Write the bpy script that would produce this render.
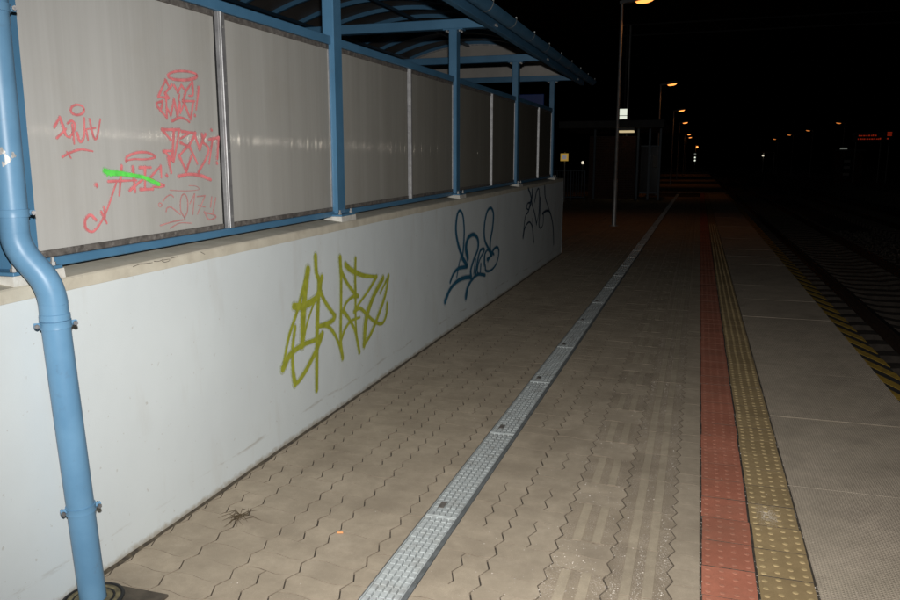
import bpy, math, random
from mathutils import Vector, noise as mnoise

for o in list(bpy.data.objects):
    bpy.data.objects.remove(o)
scene = bpy.context.scene
COL = scene.collection
random.seed(7)

# ------------------------------------------------------------------ camera
F_PX, CAM_H = 770.0, 1.6
PITCH = math.atan(136 / F_PX)
YAW = math.atan(250 * math.cos(PITCH) / F_PX)
cam_data = bpy.data.cameras.new('camera')
cam = bpy.data.objects.new('camera', cam_data)
COL.objects.link(cam)
cam_data.sensor_width = 36.0
cam_data.lens = 36.0 * F_PX / 900.0
cam_data.clip_start, cam_data.clip_end = 0.05, 2000
cam.location = (0, 0, CAM_H)
cam.rotation_euler = (math.pi / 2 - PITCH, 0, YAW)
scene.camera = cam

# ------------------------------------------------------------------ night sky
world = bpy.data.worlds.new('World')
scene.world = world
world.use_nodes = True
wn = world.node_tree.nodes
sky = wn.new('ShaderNodeTexSky')
sky.sky_type = 'NISHITA'
sky.sun_disc = False
sky.sun_elevation = math.radians(-4)
sky.sun_rotation = math.radians(200)
world.node_tree.links.new(sky.outputs[0], wn['Background'].inputs[0])
wn['Background'].inputs[1].default_value = 0.02

# ------------------------------------------------------------------ the photographer's flash gun (the light that lights the place)
fl = bpy.data.lights.new('flash_gun', 'SPOT')
fl.energy = 870
fl.color = (1.0, 0.98, 0.955)
fl.spot_size = math.radians(104)
fl.spot_blend = 1.0
fl.shadow_soft_size = 0.025
flash = bpy.data.objects.new('flash_gun', fl)
COL.objects.link(flash)
flash.location = (0.02, 0.02, CAM_H + 0.24)
flash.rotation_euler = (math.pi / 2 - PITCH - math.radians(4), 0, YAW + math.radians(-4))

scene.view_settings.view_transform = 'Standard'
scene.view_settings.look = 'None'
scene.view_settings.exposure = 0
scene.view_settings.gamma = 1
scene.view_settings.use_curve_mapping = False

# ------------------------------------------------------------------ materials
MATS = {}
def nodes_of(m):
    m.use_nodes = True
    nt = m.node_tree
    return nt, nt.nodes, nt.links, nt.nodes['Principled BSDF']

def coords(nt, scale=(1, 1, 1)):
    tc = nt.nodes.new('ShaderNodeTexCoord')
    g = nt.nodes.new('ShaderNodeNewGeometry')
    mp = nt.nodes.new('ShaderNodeMapping')
    mp.inputs['Scale'].default_value = scale
    nt.links.new(g.outputs['Position'], mp.inputs[0])
    return mp.outputs[0]

def noise_n(nt, vec, scale, detail=5, rough=0.55):
    n = nt.nodes.new('ShaderNodeTexNoise')
    n.inputs['Scale'].default_value = scale
    n.inputs['Detail'].default_value = detail
    n.inputs['Roughness'].default_value = rough
    nt.links.new(vec, n.inputs['Vector'])
    return n.outputs['Fac']

def ramp(nt, fac, p0, p1, c0=(0, 0, 0, 1), c1=(1, 1, 1, 1)):
    r = nt.nodes.new('ShaderNodeValToRGB')
    e = r.color_ramp.elements
    e[0].position, e[0].color = p0, c0
    e[1].position, e[1].color = p1, c1
    nt.links.new(fac, r.inputs[0])
    return r.outputs[0]

def mix(nt, fac, a, b, blend='MIX'):
    m = nt.nodes.new('ShaderNodeMix')
    m.data_type = 'RGBA'
    m.blend_type = blend
    for sock, v in ((m.inputs[0], fac), (m.inputs[6], a), (m.inputs[7], b)):
        if isinstance(v, (int, float)):
            sock.default_value = v
        elif isinstance(v, tuple):
            sock.default_value = (*v[:3], 1)
        else:
            nt.links.new(v, sock)
    return m.outputs[2]

def math_n(nt, op, a, b=0.0, clamp=False):
    m = nt.nodes.new('ShaderNodeMath')
    m.operation = op
    m.use_clamp = clamp
    for i, v in enumerate((a, b)):
        if isinstance(v, (int, float)):
            m.inputs[i].default_value = v
        else:
            nt.links.new(v, m.inputs[i])
    return m.outputs[0]

def bump(nt, height, strength, dist=0.01, normal=None):
    b = nt.nodes.new('ShaderNodeBump')
    b.inputs['Strength'].default_value = strength
    b.inputs['Distance'].default_value = dist
    nt.links.new(height, b.inputs['Height'])
    if normal is not None:
        nt.links.new(normal, b.inputs['Normal'])
    return b.outputs[0]

def mat(name, c1, c2=None, scale=8, rough=0.7, metallic=0.0, bmp=0.0, bscale=120, p=(0.35, 0.65), spec=0.5,
        dirt=None, dscale=3, dp=(0.55, 0.75), damt=0.6, rnd=0.0, island=False, stretch=(1, 1, 1), emit=None, es=0):
    m = bpy.data.materials.new(name)
    nt, nd, lk, b = nodes_of(m)
    v = coords(nt, stretch)
    col = None
    if c2 is None:
        c2 = tuple(x * 0.8 for x in c1)
    col = mix(nt, ramp(nt, noise_n(nt, v, scale), *p), c1, c2)
    if dirt is not None:
        f = ramp(nt, noise_n(nt, v, dscale, 8, 0.65), *dp)
        f = math_n(nt, 'MULTIPLY', f, damt)
        col = mix(nt, f, col, dirt)
    if rnd:
        if island:
            g = nt.nodes.new('ShaderNodeNewGeometry')
            r = g.outputs['Random Per Island']
        else:
            g = nt.nodes.new('ShaderNodeObjectInfo')
            r = g.outputs['Random']
        val = math_n(nt, 'MULTIPLY_ADD', r, 2 * rnd)
        val.node.inputs[2].default_value = 1 - rnd
        h = nt.nodes.new('ShaderNodeHueSaturation')
        lk.new(val, h.inputs['Value'])
        lk.new(col, h.inputs['Color'])
        col = h.outputs[0]
    lk.new(col, b.inputs['Base Color'])
    b.inputs['Roughness'].default_value = rough
    b.inputs['Metallic'].default_value = metallic
    b.inputs['Specular IOR Level'].default_value = spec
    if bmp:
        lk.new(bump(nt, noise_n(nt, v, bscale, 6, 0.7), bmp), b.inputs['Normal'])
    if emit:
        b.inputs['Emission Color'].default_value = (*emit, 1)
        b.inputs['Emission Strength'].default_value = es
    MATS[name] = m
    return m

# plain surfaces
BLUE = (0.105, 0.27, 0.47)
mat('blue_paint', (0.08, 0.205, 0.34), (0.066, 0.175, 0.295), 5, 0.38, bmp=0.04, bscale=60, dirt=(0.10, 0.13, 0.16), dscale=14, dp=(0.62, 0.8), damt=0.5)
mat('blue_pipe', (0.135, 0.28, 0.43), (0.11, 0.24, 0.38), 7, 0.40, spec=0.35, bmp=0.03, bscale=25, dirt=(0.10, 0.14, 0.19), dscale=22, dp=(0.6, 0.78), damt=0.5)
mat('concrete_cap', (0.58, 0.54, 0.44), (0.50, 0.46, 0.37), 10, 0.9, bmp=0.2, bscale=160, dirt=(0.24, 0.20, 0.15), dscale=6, dp=(0.56, 0.8), damt=0.55)
mat('grout', (0.66, 0.65, 0.60), (0.5, 0.48, 0.43), 20, 0.9, bmp=0.2, bscale=180)
mat('aluminium', (0.60, 0.60, 0.60), (0.44, 0.44, 0.45), 12, 0.42, 0.72, bmp=0.03, bscale=80, dirt=(0.2, 0.2, 0.2), dscale=25)
mat('dark_trim', (0.16, 0.145, 0.13), (0.07, 0.062, 0.056), 30, 0.7, bmp=0.2, bscale=180, dirt=(0.33, 0.31, 0.29), dscale=40, dp=(0.55, 0.7))
mat('black_gap', (0.006, 0.006, 0.006), None, 10, 0.9)
mat('zinc_bolt', (0.5, 0.5, 0.49), (0.36, 0.35, 0.33), 60, 0.55, 0.6)
mat('galvanised', (0.54, 0.58, 0.575), (0.42, 0.45, 0.45), 26, 0.5, 0.12, bmp=0.1, bscale=150, dirt=(0.24, 0.21, 0.17), dscale=9, dp=(0.5, 0.75), damt=0.5, rnd=0.1)
mat('channel_rim', (0.20, 0.215, 0.22), (0.13, 0.14, 0.14), 20, 0.7, 0.3, bmp=0.15)
mat('cast_plate', (0.10, 0.082, 0.06), (0.055, 0.045, 0.033), 14, 0.8, 0.0, bmp=0.3, bscale=90, dirt=(0.17, 0.14, 0.09), dscale=8)
mat('ring_moss', (0.20, 0.17, 0.09), (0.09, 0.078, 0.045), 30, 0.9, bmp=0.3)
mat('dark_bolt', (0.10, 0.10, 0.11), (0.2, 0.19, 0.18), 80, 0.5, 0.5)
mat('rubber', (0.015, 0.015, 0.015), None, 30, 0.6)
mat('joint_sand', (0.085, 0.068, 0.05), (0.03, 0.024, 0.018), 40, 0.95, bmp=0.4, bscale=250)
mat('joint_side', (0.25, 0.205, 0.15), (0.15, 0.12, 0.085), 30, 0.95)
mat('slab_side', (0.25, 0.205, 0.15), (0.14, 0.115, 0.085), 20, 0.95)
mat('dirt_fill', (0.13, 0.105, 0.07), (0.05, 0.04, 0.03), 30, 0.95, bmp=0.5, bscale=200)
mat('platform_side', (0.25, 0.24, 0.22), (0.15, 0.14, 0.13), 3, 0.9, bmp=0.3)
mat('black_paint', (0.018, 0.018, 0.018), (0.04, 0.037, 0.034), 20, 0.7, bmp=0.1)
mat('hazard_yellow', (0.44, 0.275, 0.035), (0.28, 0.18, 0.03), 14, 0.65, bmp=0.1, dirt=(0.1, 0.08, 0.05), dscale=30)
mat('ballast', (0.10, 0.085, 0.07), (0.05, 0.043, 0.036), 9, 0.95, bmp=1.0, bscale=30)
mat('ballast_stone', (0.13, 0.115, 0.10), (0.07, 0.06, 0.05), 6, 0.95, rnd=0.4, island=True)
mat('sleeper', (0.075, 0.06, 0.048), (0.045, 0.036, 0.028), 9, 0.9, bmp=0.3)
mat('rail_steel', (0.11, 0.07, 0.05), (0.07, 0.045, 0.032), 15, 0.6, 0.5)
mat('rail_head', (0.5, 0.5, 0.5), (0.4, 0.4, 0.4), 15, 0.3, 1.0)
mat('far_asphalt', (0.09, 0.075, 0.06), (0.05, 0.043, 0.036), 3, 0.95, bmp=0.3)
mat('grit', (0.62, 0.57, 0.50), (0.38, 0.34, 0.29), 300, 0.8, rnd=0.35, island=True)
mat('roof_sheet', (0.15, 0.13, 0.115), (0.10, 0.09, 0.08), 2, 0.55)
mat('gable_sheet', (0.46, 0.43, 0.39), (0.38, 0.36, 0.33), 3, 0.5)
mat('pole_steel', (0.38, 0.38, 0.37), (0.28, 0.28, 0.27), 8, 0.5, 0.6)
mat('lamp_housing', (0.22, 0.22, 0.22), None, 8, 0.5)
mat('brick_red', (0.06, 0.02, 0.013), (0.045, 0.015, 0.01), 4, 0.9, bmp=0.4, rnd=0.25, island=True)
mat('mortar', (0.14, 0.12, 0.10), None, 8, 0.95)
mat('gantry_steel', (0.035, 0.035, 0.035), None, 8, 0.6)
mat('roof_fascia', (0.06, 0.06, 0.058), (0.045, 0.045, 0.045), 4, 0.7)
mat('dark_blue', (0.018, 0.045, 0.075), None, 5, 0.45)
mat('dark_glass', (0.02, 0.022, 0.025), None, 5, 0.12)
mat('board_black', (0.012, 0.012, 0.012), None, 5, 0.5)
mat('butt_orange', (0.80, 0.36, 0.15), (0.7, 0.3, 0.11), 300, 0.8)
mat('butt_paper', (0.7, 0.68, 0.62), None, 300, 0.8)
mat('dry_weed', (0.10, 0.07, 0.035), (0.06, 0.04, 0.02), 200, 0.9)
mat('soot', (0.06, 0.05, 0.045), (0.14, 0.12, 0.1), 200, 0.9)
mat('sign_blue', (0.02, 0.05, 0.22), None, 5, 0.4)
# lit things
def glow(name, c, s):
    m = bpy.data.materials.new(name)
    nt, nd, lk, b = nodes_of(m)
    b.inputs['Base Color'].default_value = (*[x * 0.6 for x in c], 1)
    b.inputs['Emission Color'].default_value = (*c, 1)
    b.inputs['Emission Strength'].default_value = s
    MATS[name] = m
glow('sodium', (1.0, 0.31, 0.065), 2.3)
glow('sodium_far', (1.0, 0.30, 0.06), 0.75)
glow('warm_white', (1.0, 0.80, 0.45), 0.55)
glow('cold_white', (0.95, 1.0, 0.85), 0.8)
glow('lit_yellow', (1.0, 0.62, 0.12), 0.25)
glow('lit_grey', (0.9, 0.85, 0.9), 0.16)
glow('white_far', (1.0, 0.9, 0.7), 0.8)
glow('dim_white', (0.8, 0.85, 0.75), 0.12)
glow('led_red', (1.0, 0.07, 0.02), 0.14)
# spray paints
for nm, c in (('olive', (0.43, 0.46, 0.045)), ('blue', (0.012, 0.14, 0.25)), ('navy', (0.012, 0.055, 0.11)),
              ('pink', (0.82, 0.235, 0.245)), ('pink_thin', (0.64, 0.28, 0.27)), ('green', (0.16, 0.90, 0.13))):
    m = mat('spray_' + nm, c, tuple(x * 0.72 for x in c), 25, 0.6, bmp=0.05, bscale=200)
    # thin overspray round the strokes lets the surface behind show through
    m = mat('mist_' + nm, c, tuple(x * 0.85 for x in c), 25, 0.7)
    nt = m.node_tree
    a_ = math_n(nt, 'MULTIPLY', ramp(nt, noise_n(nt, coords(nt), 160, 3, 0.6), 0.35, 0.65), 0.42)
    nt.links.new(a_, nt.nodes['Principled BSDF'].inputs['Alpha'])

def wall_material():
    m = bpy.data.materials.new('white_render')
    nt, nd, lk, b = nodes_of(m)
    v = coords(nt)
    col = mix(nt, ramp(nt, noise_n(nt, v, 1.3, 6), 0.3, 0.75), (0.66, 0.71, 0.715), (0.60, 0.645, 0.655))
    sm = ramp(nt, noise_n(nt, coords(nt, (1, 1, 0.25)), 5, 8, 0.6), 0.56, 0.8)
    col = mix(nt, math_n(nt, 'MULTIPLY', sm, 0.5), col, (0.50, 0.49, 0.45))
    # scuffs that run along the foot of the wall
    g = nt.nodes.new('ShaderNodeNewGeometry')
    sp = nt.nodes.new('ShaderNodeSeparateXYZ')
    lk.new(g.outputs['Position'], sp.inputs[0])
    wob = math_n(nt, 'MULTIPLY', noise_n(nt, v, 1.1, 2), 0.10)
    z = math_n(nt, 'SUBTRACT', sp.outputs[2], wob)
    band = ramp(nt, math_n(nt, 'ABSOLUTE', math_n(nt, 'SUBTRACT', z, 0.085)), 0.0, 0.014, (1, 1, 1, 1), (0, 0, 0, 1))
    brk = ramp(nt, noise_n(nt, coords(nt, (1, 0.8, 5)), 4, 8, 0.7), 0.5, 0.6)
    f = math_n(nt, 'MULTIPLY', math_n(nt, 'MULTIPLY', band, brk), 0.5)
    col = mix(nt, f, col, (0.30, 0.26, 0.20))
    # grime splashed up from the paving
    low = ramp(nt, math_n(nt, 'ADD', sp.outputs[2], math_n(nt, 'MULTIPLY', noise_n(nt, v, 22, 8, 0.7), 0.07)), 0.045, 0.07, (1, 1, 1, 1), (0, 0, 0, 1))
    col = mix(nt, math_n(nt, 'MULTIPLY', low, 0.75), col, (0.34, 0.29, 0.21))
    sp2 = ramp(nt, noise_n(nt, v, 38, 3, 0.5), 0.70, 0.74)
    col = mix(nt, math_n(nt, 'MULTIPLY', sp2, 0.5), col, (0.42, 0.40, 0.36))
    lk.new(col, b.inputs['Base Color'])
    b.inputs['Roughness'].default_value = 0.75
    b.inputs['Specular IOR Level'].default_value = 0.25
    h1 = noise_n(nt, v, 220, 4, 0.6)
    n1 = bump(nt, h1, 0.12, 0.004)
    h2 = noise_n(nt, v, 2.5, 3)
    lk.new(bump(nt, h2, 0.25, 0.02, n1), b.inputs['Normal'])
    MATS['white_render'] = m
wall_material()

def panel_material():
    m = bpy.data.materials.new('ribbed_sheet')
    nt, nd, lk, b = nodes_of(m)
    vs = coords(nt, (1, 1, 0.02))
    col = mix(nt, ramp(nt, noise_n(nt, vs, 7, 7, 0.75), 0.36, 0.66), (0.86, 0.87, 0.885), (0.74, 0.745, 0.75))
    v = coords(nt)
    col = mix(nt, math_n(nt, 'MULTIPLY', ramp(nt, noise_n(nt, v, 2.2, 8, 0.65), 0.5, 0.75), 0.25), col, (0.66, 0.61, 0.54))
    lk.new(col, b.inputs['Base Color'])
    b.inputs['Roughness'].default_value = 0.55
    b.inputs['Specular IOR Level'].default_value = 0.2
    # smoky clear skin over the pale sheet: it absorbs more the more slantwise one looks through it
    b.inputs['Coat Weight'].default_value = 1.0
    b.inputs['Coat Roughness'].default_value = 0.3
    b.inputs['Coat IOR'].default_value = 1.004
    b.inputs['Coat Tint'].default_value = (0.685, 0.675, 0.645, 1)
    h2 = noise_n(nt, coords(nt, (1, 1, 0.35)), 7, 3)
    lk.new(bump(nt, h2, 0.05, 0.02), b.inputs['Normal'])
    # fluted gloss: vertical ribs throw the flash sideways into a row of glints
    gl = nt.nodes.new('ShaderNodeBsdfGlossy')
    gl.inputs['Color'].default_value = (1, 0.9, 0.76, 1)
    gl.inputs['Roughness'].default_value = 0.055
    hs = noise_n(nt, coords(nt, (1, 1, 0.0)), 17, 5, 0.72)
    lk.new(bump(nt, hs, 1.0, 0.075), gl.inputs['Normal'])
    mx = nt.nodes.new('ShaderNodeMixShader')
    mx.inputs[0].default_value = 0.0016
    out = nd['Material Output']
    lk.new(b.outputs[0], mx.inputs[1]); lk.new(gl.outputs[0], mx.inputs[2]); lk.new(mx.outputs[0], out.inputs['Surface'])
    MATS['ribbed_sheet'] = m
panel_material()

def paver_material(name, c1, c2, rnd, island, fine=0.35, dirtc=(0.16, 0.125, 0.09)):
    m = mat(name, c1, c2, 4, 0.88, bmp=fine, bscale=260, spec=0.2, dirt=dirtc, dscale=2.3, dp=(0.5, 0.78), damt=0.55, rnd=rnd, island=island)
    nt = m.node_tree
    b = nt.nodes['Principled BSDF']
    src = b.inputs['Base Color'].links[0].from_socket
    v = coords(nt)
    sp = ramp(nt, noise_n(nt, v, 420, 2, 0.5), 0.30, 0.42, (1, 1, 1, 1), (0, 0, 0, 1))
    c = mix(nt, math_n(nt, 'MULTIPLY', sp, 0.45), src, tuple(x * 0.5 for x in c1))
    sp = ramp(nt, noise_n(nt, v, 300, 2, 0.5), 0.62, 0.7)
    c = mix(nt, math_n(nt, 'MULTIPLY', sp, 0.35), c, tuple(min(1, x * 1.7) for x in c1))
    bl = ramp(nt, noise_n(nt, v, 13, 8, 0.7), 0.40, 0.68)
    c = mix(nt, math_n(nt, 'MULTIPLY', bl, 0.5), c, tuple(x * 0.62 for x in c1))
    du = ramp(nt, noise_n(nt, v, 3.1, 9, 0.72), 0.54, 0.72)
    c = mix(nt, math_n(nt, 'MULTIPLY', du, 0.28), c, tuple(min(1, x * 1.25 + 0.06) for x in c1))
    nt.links.new(c, b.inputs['Base Color'])
PV1, PV2 = (0.455, 0.382, 0.288), (0.38, 0.317, 0.238)
paver_material('paver', PV1, PV2, 0.06, False)
paver_material('paver_far', PV1, PV2, 0.06, True)
paver_material('paver_plain', PV1, PV2, 0.0, False)
paver_material('rib_top', (0.46, 0.39, 0.29), (0.40, 0.337, 0.248), 0.08, False)
paver_material('rib_base', (0.40, 0.33, 0.245), (0.34, 0.28, 0.205), 0.1, False, 0.6)
paver_material('red_tile', (0.50, 0.185, 0.118), (0.42, 0.152, 0.096), 0.12, False, dirtc=(0.27, 0.16, 0.11))
paver_material('red_tile_far', (0.50, 0.185, 0.118), (0.42, 0.152, 0.096), 0.1, True, dirtc=(0.27, 0.16, 0.11))
paver_material('yellow_tile', (0.405, 0.295, 0.152), (0.34, 0.246, 0.125), 0.12, False, dirtc=(0.24, 0.19, 0.11))
paver_material('yellow_tile_far', (0.405, 0.295, 0.152), (0.34, 0.246, 0.125), 0.1, True, dirtc=(0.24, 0.19, 0.11))
paver_material('yellow_stud', (0.55, 0.42, 0.22), (0.46, 0.34, 0.17), 0.08, False)
paver_material('red_stud', (0.53, 0.225, 0.15), (0.45, 0.185, 0.12), 0.08, False)

def aggregate():
    nt = MATS['rib_base'].node_tree
    b = nt.nodes['Principled BSDF']
    src = b.inputs['Base Color'].links[0].from_socket
    v = coords(nt)
    n1 = ramp(nt, noise_n(nt, v, 210, 2, 0.5), 0.56, 0.62)
    n2 = ramp(nt, noise_n(nt, v, 7, 4, 0.6), 0.38, 0.62)
    c = mix(nt, math_n(nt, 'MULTIPLY', math_n(nt, 'MULTIPLY', n1, n2), 0.75), src, (0.66, 0.57, 0.48))
    nt.links.new(c, b.inputs['Base Color'])
aggregate()

def slab_material():
    paver_material('edge_slab', (0.52, 0.44, 0.345), (0.44, 0.375, 0.29), 0.07, False, 0.2, (0.17, 0.14, 0.115))
    m = MATS['edge_slab']
    nt = m.node_tree
    b = nt.nodes['Principled BSDF']
    g = nt.nodes.new('ShaderNodeNewGeometry')
    sp = nt.nodes.new('ShaderNodeSeparateXYZ')
    nt.links.new(g.outputs['Position'], sp.inputs[0])
    k = 2 * math.pi / 0.0125
    sx = math_n(nt, 'SINE', math_n(nt, 'MULTIPLY', sp.outputs[0], k))
    sy = math_n(nt, 'SINE', math_n(nt, 'MULTIPLY', sp.outputs[1], k))
    h = math_n(nt, 'MINIMUM', sx, sy)
    old = b.inputs['Normal'].links[0].from_socket
    nt.links.new(bump(nt, h, 0.45, 0.004, old), b.inputs['Normal'])
slab_material()

# ------------------------------------------------------------------ mesh helpers
class MB:
    """collects faces; build() links them as one mesh object"""
    def __init__(self, f=None):
        self.v, self.f, self.m, self.fn = [], [], [], f
    def add(self, vs, fs, mi=0):
        n = len(self.v)
        self.v += [self.fn(*p) if self.fn else p for p in vs]
        for q in fs:
            self.f.append([n + i for i in q])
            self.m.append(mi)
        return self
    def box(self, lo, hi, mi=0):
        x0, y0, z0 = lo; x1, y1, z1 = hi
        return self.add([(x0, y0, z0), (x1, y0, z0), (x1, y1, z0), (x0, y1, z0), (x0, y0, z1), (x1, y0, z1), (x1, y1, z1), (x0, y1, z1)],
                        [(3, 2, 1, 0), (4, 5, 6, 7), (0, 1, 5, 4), (1, 2, 6, 5), (2, 3, 7, 6), (3, 0, 4, 7)], mi)
    def bbox(self, lo, hi, b, mi=0):
        """box with chamfered edges (24 verts)"""
        x0, y0, z0 = lo; x1, y1, z1 = hi
        vs = []
        for sx in (0, 1):
            for sy in (0, 1):
                for sz in (0, 1):
                    X = (x0, x1)[sx]; Y = (y0, y1)[sy]; Z = (z0, z1)[sz]
                    ix = X + (b if sx == 0 else -b); iy = Y + (b if sy == 0 else -b); iz = Z + (b if sz == 0 else -b)
                    vs += [(X, iy, iz), (ix, Y, iz), (ix, iy, Z)]
        c = lambda a, b_, d, k: (a * 4 + b_ * 2 + d) * 3 + k
        fs = []
        for s in (0, 1):
            q = [c(s, 0, 0, 0), c(s, 1, 0, 0), c(s, 1, 1, 0), c(s, 0, 1, 0)]; fs.append(q if s else q[::-1])
            q = [c(0, s, 0, 1), c(0, s, 1, 1), c(1, s, 1, 1), c(1, s, 0, 1)]; fs.append(q if s else q[::-1])
            q = [c(0, 0, s, 2), c(1, 0, s, 2), c(1, 1, s, 2), c(0, 1, s, 2)]; fs.append(q if s else q[::-1])
        for i in (0, 1):
            for j in (0, 1):
                q = [c(i, j, 0, 0), c(i, j, 1, 0), c(i, j, 1, 1), c(i, j, 0, 1)]; fs.append(q if (i == j) else q[::-1])
                q = [c(i, 0, j, 0), c(i, 0, j, 2), c(i, 1, j, 2), c(i, 1, j, 0)]; fs.append(q if (i == j) else q[::-1])
                q = [c(0, i, j, 1), c(1, i, j, 1), c(1, i, j, 2), c(0, i, j, 2)]; fs.append(q if (i == j) else q[::-1])
        for i in (0, 1):
            for j in (0, 1):
                for k in (0, 1):
                    q = [c(i, j, k, 0), c(i, j, k, 1), c(i, j, k, 2)]; fs.append(q if (i + j + k) % 2 else q[::-1])
        return self.add(vs, fs, mi)
    def tube(self, pts, r, n=16, mi=0, cap=True):
        pts = [Vector(p) for p in pts]
        rs = r if isinstance(r, (list, tuple)) else [r] * len(pts)
        base = len(self.v)
        vs = []
        up = None
        for i, p in enumerate(pts):
            d = (pts[min(i + 1, len(pts) - 1)] - pts[max(i - 1, 0)]).normalized()
            if up is None:
                up = Vector((0, 0, 1)) if abs(d.z) < 0.9 else Vector((1, 0, 0))
            a = (up - d * up.dot(d)).normalized()
            b = d.cross(a)
            up = a
            for k in range(n):
                t = 2 * math.pi * k / n
                vs.append(tuple(p + (a * math.cos(t) + b * math.sin(t)) * rs[i]))
        fs = []
        for i in range(len(pts) - 1):
            for k in range(n):
                k2 = (k + 1) % n
                fs.append((i * n + k, i * n + k2, (i + 1) * n + k2, (i + 1) * n + k))
        if cap:
            fs.append(tuple(range(n))[::-1])
            fs.append(tuple((len(pts) - 1) * n + k for k in range(n)))
        return self.add(vs, fs, mi)
    def mesh(self, name, mats, smooth=False):
        me = bpy.data.meshes.new(name)
        me.from_pydata(self.v, [], self.f)
        for mm in (mats if isinstance(mats, (list, tuple)) else [mats]):
            me.materials.append(MATS[mm])
        me.polygons.foreach_set('material_index', self.m)
        if smooth:
            me.polygons.foreach_set('use_smooth', [True] * len(me.polygons))
        me.update()
        return me
    def build(self, name, mats, parent=None, smooth=False, sharp=40):
        me = self.mesh(name, mats, smooth)
        if smooth:
            me.set_sharp_from_angle(angle=math.radians(sharp))
        return link(name, me, parent)

def link(name, me, parent=None):
    o = bpy.data.objects.new(name, me)
    COL.objects.link(o)
    if parent is not None:
        o.parent = parent
        o.matrix_parent_inverse = parent.matrix_basis.inverted()
    return o

def empty(name, loc=(0, 0, 0)):
    o = bpy.data.objects.new(name, None)
    o.empty_display_size = 0.1
    o.location = loc
    COL.objects.link(o)
    return o

def tag(o, label=None, cat=None, group=None, kind=None):
    for k, v in (('label', label), ('category', cat), ('group', group), ('kind', kind)):
        if v:
            o[k] = v
    return o

# the low wall and the shelter run at a slight angle to the track and climb a little:
# a = metres out from the wall face towards the platform, s = metres along the wall, z = height
WA, WSH, WX0 = 0.0124, 0.0132, -2.139
def W(a, s, z):
    return (WX0 + math.cos(WA) * a - math.sin(WA) * s, math.sin(WA) * a + math.cos(WA) * s, z + WSH * s)

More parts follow.
